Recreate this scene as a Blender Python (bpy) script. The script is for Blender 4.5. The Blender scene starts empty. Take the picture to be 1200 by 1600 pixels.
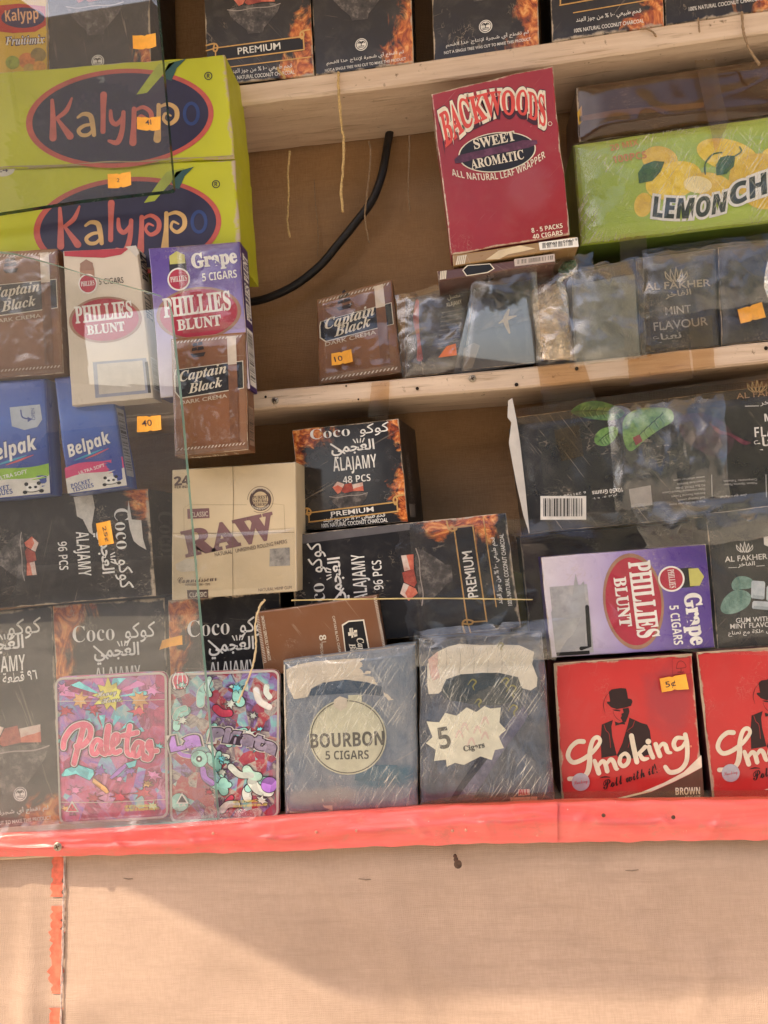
import bpy, math, random, unicodedata
from mathutils import Vector, Matrix
from mathutils import noise as mnoise
from mathutils.geometry import tessellate_polygon

random.seed(7)
S = bpy.context.scene
COL = bpy.context.collection
R = math.radians

# ------------------------------------------------------------------ camera
YAW, PITCH, ROLL = R(5.665), R(2.855), R(-3.553)
FPX = 1203.0                      # focal length in pixels of the 1200 x 1600 photograph
DIST = 0.75
fwd = Vector((-math.sin(YAW)*math.cos(PITCH), math.cos(YAW)*math.cos(PITCH), math.sin(PITCH)))
right0 = fwd.cross(Vector((0, 0, 1))).normalized()
up0 = right0.cross(fwd)
right = right0*math.cos(ROLL) + up0*math.sin(ROLL)
up = up0*math.cos(ROLL) - right0*math.sin(ROLL)
CAM = Vector((0, 0, 1.25)) - DIST*fwd
cd = bpy.data.cameras.new('camera')
cam = bpy.data.objects.new('camera', cd)
COL.objects.link(cam)
cam.matrix_world = Matrix(((right.x, up.x, -fwd.x, CAM.x), (right.y, up.y, -fwd.y, CAM.y),
                           (right.z, up.z, -fwd.z, CAM.z), (0, 0, 0, 1)))
cd.sensor_fit = 'HORIZONTAL'
cd.sensor_width = 36.0
cd.lens = 36.0*FPX/1200.0
cd.clip_start = 0.01
cd.clip_end = 2000
S.camera = cam

# ------------------------------------------------------------------ light
SUN_A, SUN_B = 1.6, 2.0           # sun rays travel (SUN_A, 1, -SUN_B): from the left, behind the viewer
ray = Vector((SUN_A, 1.0, -SUN_B)).normalized()
elev = math.asin(-ray.z)
W = bpy.data.worlds.new('World')
S.world = W
W.use_nodes = True
nt = W.node_tree
bg = nt.nodes['Background']
sky = nt.nodes.new('ShaderNodeTexSky')
sky.sky_type = 'NISHITA'
sky.sun_disc = False
sky.sun_elevation = elev
sky.sun_rotation = math.atan2(-ray.x, -ray.y)
sky.dust_density = 3.5
sky.air_density = 0.65
sky.ozone_density = 0.0
nt.links.new(sky.outputs[0], bg.inputs[0])
bg.inputs[1].default_value = 0.15
sl = bpy.data.lights.new('sun', 'SUN')
sl.energy = 2.0
sl.angle = R(0.28)
sl.color = (1.0, 0.87, 0.68)
so = bpy.data.objects.new('sun', sl)
COL.objects.link(so)
so.rotation_euler = (-ray).to_track_quat('Z', 'Y').to_euler()
so.location = (-3, -3, 4)
S.view_settings.view_transform = 'Standard'
S.view_settings.look = 'None'
S.view_settings.gamma = 1.0
S.view_settings.exposure = 1.42
S.view_settings.use_curve_mapping = False
S.cycles.transparent_max_bounces = 32
S.cycles.max_bounces = 8
S.cycles.caustics_reflective = False
S.cycles.caustics_refractive = False

# ------------------------------------------------------------------ pixel <-> world
def pray(x, y):
    return (fwd*FPX + right*(x-600.0) - up*(y-800.0)).normalized()

def P(x, y, Y=0.0):
    """World point on the vertical plane at depth Y seen at photograph pixel x, y."""
    d = pray(x, y)
    return CAM + d*((Y-CAM.y)/d.y)

def Zm(k, ox, oy, pts):
    return [(ox+k*a, oy+k*b) for a, b in pts]

# ------------------------------------------------------------------ materials
class G:
    def __init__(s, name):
        s.m = bpy.data.materials.new(name)
        s.m.use_nodes = True
        s.t = s.m.node_tree
        s.b = s.t.nodes['Principled BSDF']
        s.out = s.t.nodes['Material Output']
    def n(s, typ, _set=None, **kw):
        nd = s.t.nodes.new('ShaderNode'+typ)
        for k, v in (_set or {}).items():
            setattr(nd, k, v)
        for k, v in kw.items():
            key = int(k[1:]) if k[0] == 'i' and k[1:].isdigit() else k.replace('_', ' ')
            s.put(nd.inputs[key], v)
        return nd
    def put(s, sock, v):
        if isinstance(v, bpy.types.NodeSocket):
            s.t.links.new(v, sock)
        elif isinstance(v, (tuple, list)) and sock.type == 'RGBA' and len(v) == 3:
            sock.default_value = (*v, 1)
        else:
            sock.default_value = v
    def math(s, op, a, b=None, c=None, clamp=False):
        nd = s.t.nodes.new('ShaderNodeMath')
        nd.operation = op
        nd.use_clamp = clamp
        for i, v in enumerate((a, b, c)):
            if v is not None:
                s.put(nd.inputs[i], v)
        return nd.outputs[0]
    def mix(s, f, a, b, mode='MIX'):
        nd = s.t.nodes.new('ShaderNodeMix')
        nd.data_type = 'RGBA'
        nd.blend_type = mode
        s.put(nd.inputs[0], f)
        s.put(nd.inputs[6], a)
        s.put(nd.inputs[7], b)
        return nd.outputs[2]
    def noise(s, vec, scale, detail=4.0, rough=0.55, dist=0.0):
        nd = s.n('TexNoise', Scale=scale, Detail=detail, Roughness=rough, Distortion=dist)
        if vec is not None:
            s.put(nd.inputs['Vector'], vec)
        return nd.outputs[0]
    def ramp(s, f, stops):
        nd = s.t.nodes.new('ShaderNodeValToRGB')
        s.put(nd.inputs[0], f)
        e = nd.color_ramp.elements
        while len(e) < len(stops):
            e.new(0.5)
        for el, (p, c) in zip(e, stops):
            el.position = p
            el.color = (*c, 1) if len(c) == 3 else c
        return nd.outputs[0]
    def step(s, v, a, b):
        nd = s.n('MapRange', {'interpolation_type': 'SMOOTHSTEP'})
        s.put(nd.inputs[0], v)
        s.put(nd.inputs[1], a)
        s.put(nd.inputs[2], b)
        return nd.outputs[0]
    def obj(s):
        return s.n('TexCoord').outputs['Object']
    def uv(s):
        return s.n('TexCoord').outputs['UV']
    def scaled(s, vec, sc, loc=(0, 0, 0)):
        nd = s.n('Mapping')
        s.put(nd.inputs[0], vec)
        nd.inputs['Scale'].default_value = sc
        nd.inputs['Location'].default_value = loc
        return nd.outputs[0]
    def bump(s, h, strength=0.3, dist=0.001):
        nd = s.n('Bump', Height=h, Strength=strength, Distance=dist)
        s.put(s.b.inputs['Normal'], nd.outputs[0])
        return nd.outputs[0]
    def final(s, color=None, rough=None, spec=None, metal=None):
        if color is not None: s.put(s.b.inputs['Base Color'], color)
        if rough is not None: s.put(s.b.inputs['Roughness'], rough)
        if spec is not None: s.put(s.b.inputs['Specular IOR Level'], spec)
        if metal is not None: s.put(s.b.inputs['Metallic'], metal)
        return s.m

def mul(c, k):
    return tuple(min(1, x*k) for x in c)

def hexc(h, k=1.0):
    """sRGB 0-255 triple to linear"""
    o = []
    for v in h:
        v = v/255.0
        o.append((v/12.92 if v <= 0.04045 else ((v+0.055)/1.055)**2.4)*k)
    return tuple(o)

_ink = {}
def ink(c, rough=0.42, metal=0.0, var=0.16):
    key = (tuple(round(x, 3) for x in c), rough, metal)
    if key in _ink: return _ink[key]
    g = G('ink')
    o = g.obj()
    n1 = g.noise(o, 90, 5, 0.6)
    n2 = g.noise(o, 14, 3)
    f = g.math('ADD', g.math('MULTIPLY', n1, 0.5), g.math('MULTIPLY', n2, 0.5))
    col = g.mix(g.step(f, 0.3, 0.7), mul(c, 1-var), mul(c, 1+var))
    r = g.math('ADD', g.math('MULTIPLY', n2, 0.25), rough-0.12)
    _ink[key] = g.final(col, r, 0.4, metal)
    return _ink[key]

_seed = [0]
def card(c, rough=0.4, wear=1.0, flames=None, grad=None, edge=(0.50, 0.40, 0.29), scuff=1.0, dust=0.25, coat=0.0, spots=None, mottle=None):
    """printed carton board: UV u right, v down, 0..1 over the printed panel; worn pale edges, scuffs, dust"""
    _seed[0] += 1
    g = G('printed_card')
    sd = _seed[0]*3.71
    o = g.scaled(g.obj(), (1, 1, 1), (sd, sd*0.7, sd*0.3))
    sep = g.n('SeparateXYZ')
    g.put(sep.inputs[0], g.uv())
    u, v = sep.outputs[0], sep.outputs[1]
    col = c
    if grad:
        col = g.ramp(v, grad)
    n_big = g.noise(o, 9, 4)
    n_fine = g.noise(o, 160, 5, 0.65)
    n_mid = g.noise(o, 45, 5, 0.6, 0.4)
    col = g.mix(0.35, col, g.mix(g.step(n_big, 0.35, 0.65), (0.62, 0.62, 0.62), (1.0, 1.0, 1.0)), 'MULTIPLY')
    if mottle:
        mt = g.noise(g.scaled(g.uv(), (9, 5, 1), (sd, 0, 0)), 1.0, 7, 0.72, 1.2)
        col = g.mix(g.step(mt, 0.40, 0.66), col, mottle)
    if flames:
        uvn = g.scaled(g.uv(), (4.5, 5.5, 1), (sd, sd, 0))
        nf = g.noise(uvn, 1.0, 6, 0.62, 1.6)
        nf2 = g.noise(g.scaled(g.uv(), (7, 9, 1), (sd*2, sd, 0)), 1.0, 5, 0.6, 2.2)
        tot = None
        for (cu, cv, ru, rv) in flames:
            du = g.math('DIVIDE', g.math('SUBTRACT', u, cu), ru)
            dv = g.math('DIVIDE', g.math('SUBTRACT', v, cv), rv)
            d = g.math('SQRT', g.math('ADD', g.math('MULTIPLY', du, du), g.math('MULTIPLY', dv, dv)))
            d = g.math('ADD', d, g.math('MULTIPLY', g.math('SUBTRACT', nf, 0.5), 2.4))
            mk = g.step(d, 1.0, 0.55)
            tot = mk if tot is None else g.math('MAXIMUM', tot, mk)
        fl = g.ramp(nf2, [(0.28, (0.03, 0.006, 0.003)), (0.42, (0.30, 0.045, 0.01)), (0.53, (0.62, 0.17, 0.03)), (0.66, (0.85, 0.42, 0.13)), (0.8, (0.9, 0.68, 0.36))])
        col = g.mix(tot, col, fl)
    if spots:
        for (cu, cv, ru, rv, sc_) in spots:
            du = g.math('DIVIDE', g.math('SUBTRACT', u, cu), ru)
            dv = g.math('DIVIDE', g.math('SUBTRACT', v, cv), rv)
            d = g.math('SQRT', g.math('ADD', g.math('MULTIPLY', du, du), g.math('MULTIPLY', dv, dv)))
            d = g.math('ADD', d, g.math('MULTIPLY', g.math('SUBTRACT', n_mid, 0.5), 1.2))
            col = g.mix(g.step(d, 1.0, 0.4), col, sc_)
    # dust film, scuffs, worn edges
    col = g.mix(g.math('MULTIPLY', g.step(n_mid, 0.45, 0.8), dust*0.5), col, (0.36, 0.31, 0.26))
    sc = g.step(n_fine, 0.70, 0.76)
    sc = g.math('MULTIPLY', sc, g.step(n_big, 0.5, 0.72))
    col = g.mix(g.math('MULTIPLY', sc, 0.55*scuff), col, edge)
    scr = g.n('Mapping'); g.put(scr.inputs[0], o); scr.inputs['Rotation'].default_value = (0, sd, 0); scr = g.n('Mapping', i0=scr.outputs[0]); scr.inputs['Scale'].default_value = (14, 50, 420)
    sm = g.math('MULTIPLY', g.step(g.noise(scr.outputs[0], 1.0, 4, 0.55, 0.6), 0.655, 0.70), g.step(n_big, 0.40, 0.62))
    col = g.mix(g.math('MULTIPLY', sm, 0.40*scuff), col, edge)
    vo = g.n('TexVoronoi', {'feature': 'DISTANCE_TO_EDGE'}, Scale=16.0, Vector=g.mix(0.06, o, g.n('TexNoise', Scale=25.0).outputs[1]))
    cr = g.math('MULTIPLY', g.step(vo.outputs[0], 0.022, 0.004), g.step(g.noise(o, 22, 3), 0.54, 0.66))
    col = g.mix(g.math('MULTIPLY', cr, 0.45*scuff), col, edge)
    e = g.math('MINIMUM', g.math('MINIMUM', u, g.math('SUBTRACT', 1.0, u)), g.math('MINIMUM', v, g.math('SUBTRACT', 1.0, v)))
    we = g.math('SUBTRACT', e, g.math('MULTIPLY', g.math('SUBTRACT', n_mid, 0.50), 0.07*wear))
    wm = g.step(we, 0.013*wear, 0.001)
    wm = g.math('MULTIPLY', wm, g.step(n_fine, 0.30, 0.52))
    col = g.mix(wm, col, edge)
    rr = g.math('ADD', g.math('MULTIPLY', n_mid, 0.35), rough-0.15)
    h = g.math('ADD', g.math('MULTIPLY', n_big, 3.0), g.math('ADD', g.math('MULTIPLY', n_mid, 0.35), g.math('SUBTRACT', g.math('MULTIPLY', n_fine, 0.08), g.math('MULTIPLY', cr, 0.25))))
    g.bump(h, 0.35, 0.0022)
    if coat:
        g.b.inputs['Coat Weight'].default_value = coat
        g.b.inputs['Coat Roughness'].default_value = 0.12
    return g.final(col, rr, 0.45)

def film_mat(name='clear_film', tint=(0.95, 0.94, 0.91), gloss=1.0, rough=0.10, dust=0.05, bumps=(60, 0.6), crease=0.0, ior=1.45, dirt_glint=(0.55, 0.48, 0.40), speck=0.35, streak=0.0, sdir=0.9, fold=0.0):
    g = G(name)
    g.t.nodes.remove(g.b)
    o = g.obj()
    n1 = g.noise(o, bumps[0], 4, 0.55, 0.8)
    h = n1
    if crease:
        vo = g.n('TexVoronoi', {'feature': 'DISTANCE_TO_EDGE'}, Scale=bumps[0]*0.55, Vector=g.mix(0.10, o, g.n('TexNoise', Scale=30.0).outputs[1]))
        h = g.math('ADD', h, g.math('MULTIPLY', g.step(vo.outputs[0], 0.0, 0.09), -crease))
    bp = g.n('Bump', Height=h, Strength=bumps[1], Distance=0.0009)
    tr = g.n('BsdfTransparent', Color=tint)
    gl = g.n('BsdfGlossy', Roughness=rough, Color=(1, 1, 1), Normal=bp.outputs[0])
    bf = g.n('NewGeometry').outputs['Backfacing']       # same reflectance on both faces of a thin sheet
    fr = g.n('Fresnel', IOR=g.math('ADD', ior, g.math('MULTIPLY', bf, 1.0/ior-ior)), Normal=bp.outputs[0])
    fac = g.math('MULTIPLY', fr.outputs[0], gloss, clamp=True)
    m1 = g.n('MixShader')
    g.put(m1.inputs[0], fac)
    g.put(m1.inputs[1], tr.outputs[0])
    g.put(m1.inputs[2], gl.outputs[0])
    df = g.n('BsdfDiffuse', Color=dirt_glint)
    sp = g.noise(o, 900, 2, 0.5)
    big = g.noise(o, 12, 4, 0.6)
    dm = g.math('ADD', dust, g.math('MULTIPLY', g.math('MULTIPLY', g.step(sp, 0.66, 0.72), g.step(big, 0.48, 0.62)), speck))
    if streak:  # pale painted streaks: scratches and the glare highlights along them
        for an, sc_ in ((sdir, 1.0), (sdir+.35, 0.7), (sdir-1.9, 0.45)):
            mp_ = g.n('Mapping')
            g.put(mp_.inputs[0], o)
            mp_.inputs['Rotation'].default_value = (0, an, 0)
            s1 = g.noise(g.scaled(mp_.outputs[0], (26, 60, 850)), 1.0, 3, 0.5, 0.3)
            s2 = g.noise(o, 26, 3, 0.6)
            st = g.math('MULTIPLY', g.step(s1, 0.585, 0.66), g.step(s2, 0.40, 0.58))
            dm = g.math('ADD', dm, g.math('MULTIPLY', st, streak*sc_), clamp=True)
    if fold:   # white fold lines of crumpled film, painted pale to stand for glints
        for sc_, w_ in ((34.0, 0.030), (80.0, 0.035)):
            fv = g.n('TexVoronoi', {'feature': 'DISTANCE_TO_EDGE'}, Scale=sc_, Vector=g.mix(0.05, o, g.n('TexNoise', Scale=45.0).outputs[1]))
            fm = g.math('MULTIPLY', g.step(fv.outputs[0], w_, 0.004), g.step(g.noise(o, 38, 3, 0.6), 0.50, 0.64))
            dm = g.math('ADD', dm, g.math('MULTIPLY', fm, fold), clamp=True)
    m2 = g.n('MixShader')
    g.put(m2.inputs[0], dm)
    g.put(m2.inputs[1], m1.outputs[0])
    g.put(m2.inputs[2], df.outputs[0])
    g.put(g.out.inputs[0], m2.outputs[0])
    return g.m

def cloth_mat(c1, c2, scale=1.0, stain=0.4):
    g = G('woven_cloth')
    o = g.obj()
    wob = g.mix(0.004, o, g.n('TexNoise', Scale=40.0).outputs[1])
    w1 = g.n('TexWave', {'bands_direction': 'X'}, Scale=190.0*scale, Distortion=2.0, Detail=2.0, Vector=wob)
    w2 = g.n('TexWave', {'bands_direction': 'Z'}, Scale=170.0*scale, Distortion=2.5, Detail=2.0, Vector=wob)
    nz = g.noise(g.scaled(o, (90, 40, 700)), 1.0, 3, 0.6)
    nx = g.noise(g.scaled(o, (700, 40, 90)), 1.0, 3, 0.6)
    th = g.math('MULTIPLY', g.math('ADD', nz, nx), 0.5)
    big = g.noise(o, 5, 5, 0.6)
    col = g.mix(g.step(th, 0.36, 0.64), c1, c2)
    fib = g.noise(g.scaled(o, (9, 9, 130), (3, 0, 0)), 1.0, 5, 0.65, 0.4)
    col = g.mix(g.math('MULTIPLY', g.step(fib, 0.46, 0.74), 0.40), col, mul(c1, 0.72))
    col = g.mix(g.math('MULTIPLY', g.step(g.noise(o, 2.2, 5, 0.62), 0.40, 0.66), 0.35), col, mul(c2, 1.15))
    col = g.mix(g.math('MULTIPLY', g.step(big, 0.42, 0.68), stain), col, mul(c1, 0.66))
    col = g.mix(g.math('MULTIPLY', g.math('MULTIPLY', w1.outputs[0], w2.outputs[0]), 0.14), col, mul(c2, 1.1))
    g.bump(g.math('ADD', g.math('ADD', w1.outputs[0], w2.outputs[0]), g.math('MULTIPLY', th, 2.5)), 0.28, 0.0005)
    return g.final(col, 0.9, 0.15)

def wood_mat(c1, c2, c3, painted=True):
    g = G('painted_wood')
    o = g.obj()
    st = g.noise(g.scaled(o, (6, 60, 120)), 1.0, 6, 0.65, 0.5)
    st2 = g.noise(g.scaled(o, (14, 160, 260)), 1.0, 5, 0.6, 0.3)
    sp = g.noise(o, 120, 5, 0.7)
    big = g.noise(o, 11, 4)
    col = g.mix(g.step(st, 0.3, 0.7), c1, c2)
    col = g.mix(g.math('MULTIPLY', g.step(st2, 0.55, 0.7), 0.7), col, c3)
    col = g.mix(g.math('MULTIPLY', g.step(sp, 0.62, 0.7), g.step(big, 0.4, 0.6)), col, mul(c3, 0.7))
    g.bump(g.math('ADD', st2, g.math('MULTIPLY', sp, 0.6)), 0.5, 0.0012)
    return g.final(col, 0.75, 0.25)

def plain(name, c, rough=0.6, metal=0.0, var=0.2, scale=30, bump=0.2, spec=0.4):
    g = G(name)
    o = g.obj()
    n = g.noise(o, scale, 5, 0.6)
    col = g.mix(g.step(n, 0.3, 0.7), mul(c, 1-var), mul(c, 1+var))
    g.bump(n, bump, 0.003)
    return g.final(col, g.math('ADD', g.math('MULTIPLY', n, 0.2), rough-0.1), spec, metal)

CREAM = (0.72, 0.64, 0.50)
WHITE = (0.78, 0.75, 0.70)
BLACK = (0.010, 0.009, 0.010)
GOLD = (0.62, 0.36, 0.12)

# ------------------------------------------------------------------ meshes
class MB:
    def __init__(s):
        s.v, s.f, s.m, s.mats, s.uv = [], [], [], [], {}
    def mat(s, m):
        if m not in s.mats: s.mats.append(m)
        return s.mats.index(m)
    def add(s, verts, faces, m, uvs=None):
        b = len(s.v)
        s.v += [Vector(p) for p in verts]
        i = s.mat(m)
        for f in faces:
            s.f.append(tuple(b+k for k in f))
            s.m.append(i)
        if uvs:
            for k, t in enumerate(uvs): s.uv[b+k] = t
    def box(s, lo, hi, m):
        x0, y0, z0 = lo; x1, y1, z1 = hi
        s.add([(x0,y0,z0),(x1,y0,z0),(x1,y1,z0),(x0,y1,z0),(x0,y0,z1),(x1,y0,z1),(x1,y1,z1),(x0,y1,z1)],
              [(0,1,5,4),(1,2,6,5),(2,3,7,6),(3,0,4,7),(4,5,6,7),(3,2,1,0)], m)
    def tube(s, pts, r, m, n=8):
        rings = []
        pts = [Vector(p) for p in pts]
        rr = r if isinstance(r, (list, tuple)) else [r]*len(pts)
        vs = []
        for i, p in enumerate(pts):
            t = (pts[min(i+1, len(pts)-1)]-pts[max(i-1, 0)]).normalized()
            a = t.cross(Vector((0.21, 0.97, 0.11))).normalized()
            b = t.cross(a)
            for k in range(n):
                an = 2*math.pi*k/n
                vs.append(p+(a*math.cos(an)+b*math.sin(an))*rr[i])
        fs = []
        for i in range(len(pts)-1):
            for k in range(n):
                fs.append((i*n+k, i*n+(k+1) % n, (i+1)*n+(k+1) % n, (i+1)*n+k))
        fs.append(tuple(range(n-1, -1, -1)))
        fs.append(tuple((len(pts)-1)*n+k for k in range(n)))
        s.add(vs, fs, m)
    def build(s, name, parent=None, origin=None, smooth=False):
        me = bpy.data.meshes.new(name)
        if origin is None:
            origin = parent['_o'] if parent is not None else (0, 0, 0)
        og = Vector(origin)
        me.from_pydata([tuple(p-og) for p in s.v], [], s.f)
        for m in s.mats: me.materials.append(m)
        me.polygons.foreach_set('material_index', s.m)
        if s.uv:
            ul = me.uv_layers.new(name='UVMap')
            for l in me.loops:
                ul.data[l.index].uv = s.uv.get(l.vertex_index, (0.5, 0.5))
        if smooth:
            me.polygons.foreach_set('use_smooth', [True]*len(me.polygons))
        me.update()
        o = bpy.data.objects.new(name, me)
        COL.objects.link(o)
        if parent is not None:
            o.parent = parent
            o.location = (0, 0, 0) if parent.get('_o') is not None else origin
        else:
            o.location = og
        o['_o'] = tuple(og)
        return o

def tag(o, label, cat, group=None, kind=None):
    if label: o['label'] = label
    if cat: o['category'] = cat
    if group: o['group'] = group
    if kind: o['kind'] = kind
    return o

def empty(name, loc, label=None, cat=None, group=None):
    o = bpy.data.objects.new(name, None)
    COL.objects.link(o)
    o.location = loc
    o['_o'] = tuple(loc)
    o.empty_display_size = 0.05
    return tag(o, label, cat, group)

def smooth_line(pts, k=6, closed=False):
    """Catmull-Rom through pts (any dimension)"""
    n = len(pts)
    if n < 3 and not closed: return [tuple(p) for p in pts]
    out = []
    rng = n if closed else n-1
    for i in range(rng):
        p0 = pts[(i-1) % n] if closed or i > 0 else pts[0]
        p1, p2 = pts[i], pts[(i+1) % n]
        p3 = pts[(i+2) % n] if closed or i+2 < n else pts[-1]
        for j in range(k):
            t = j/k
            out.append(tuple(0.5*((2*b)+(-a+c)*t+(2*a-5*b+4*c-d)*t*t+(-a+3*b-3*c+d)*t**3)
                             for a, b, c, d in zip(p0, p1, p2, p3)))
    if not closed: out.append(tuple(pts[-1]))
    return out

# ---- lettering
AR_FORMS = {}
for cp in range(0xFE70, 0xFEFD):
    d = unicodedata.decomposition(chr(cp)).split()
    if len(d) == 2:
        AR_FORMS.setdefault(chr(int(d[1], 16)), {})[d[0].strip('<>')] = chr(cp)
    elif len(d) == 3:
        AR_FORMS.setdefault(chr(int(d[1], 16))+chr(int(d[2], 16)), {})[d[0].strip('<>')] = chr(cp)

def arabic(s):
    """shape an Arabic line into presentation forms in visual order"""
    s = s.replace('لا', '\u0001').replace('لإ', '\u0002').replace('لأ', '\u0003')
    lig = {'\u0001': 'لا', '\u0002': 'لإ', '\u0003': 'لأ'}
    keys = [lig.get(c, c) for c in s]
    out = []
    def joins_next(k): return 'initial' in AR_FORMS.get(k, {})
    def joins_prev(k): return 'final' in AR_FORMS.get(k, {})
    for i, k in enumerate(keys):
        f = AR_FORMS.get(k)
        if not f:
            out.append(k); continue
        a = i > 0 and joins_next(keys[i-1]) and joins_prev(k)
        b = i+1 < len(keys) and joins_next(k) and joins_prev(keys[i+1])
        form = 'medial' if a and b else 'final' if a else 'initial' if b else 'isolated'
        out.append(f.get(form) or f.get('isolated') or k)
    words = ''.join(out).split(' ')
    res = []
    for w in reversed(words):
        res.append(w if any(ch.isdigit() for ch in w) and all(not 0xFE70 <= ord(ch) <= 0xFEFC for ch in w) else w[::-1])
    return ' '.join(res)

def fancy(s, style):
    """map plain letters to the mathematical alphabets the built-in font carries"""
    base = {'serif': (0x1D400, 0x1D41A, 0x1D7CE), 'serifi': (0x1D468, 0x1D482, 0x1D7CE), 'script': (0x1D4D0, 0x1D4EA, None),
            'sans': (0x1D5D4, 0x1D5EE, 0x1D7EC), 'sansi': (0x1D63C, 0x1D656, 0x1D7EC)}.get(style)
    if not base: return s
    out = ''
    for c in s:
        if 'A' <= c <= 'Z': out += chr(base[0]+ord(c)-65)
        elif 'a' <= c <= 'z': out += chr(base[1]+ord(c)-97)
        elif '0' <= c <= '9' and base[2]: out += chr(base[2]+ord(c)-48)
        else: out += c
    return out

_tc = {}
def glyphs(s, offset=0.0, res=3):
    key = (s, offset, res)
    if key in _tc: return _tc[key]
    cu = bpy.data.curves.new('letters', 'FONT')
    cu.body = s
    cu.resolution_u = res
    cu.offset = offset
    ob = bpy.data.objects.new('letters', cu)
    me = ob.to_mesh()
    v = [(p.co.x, p.co.y) for p in me.vertices]
    f = [tuple(p.vertices) for p in me.polygons]
    ob.to_mesh_clear()
    bpy.data.objects.remove(ob)
    bpy.data.curves.remove(cu)
    if not v: v = [(0, 0), (1, 0), (1, 1)]; f = []
    _tc[key] = (v, f)
    return _tc[key]

CAPH = 0.70
LIFT0, LIFT1 = 0.00016, 0.00011

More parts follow.
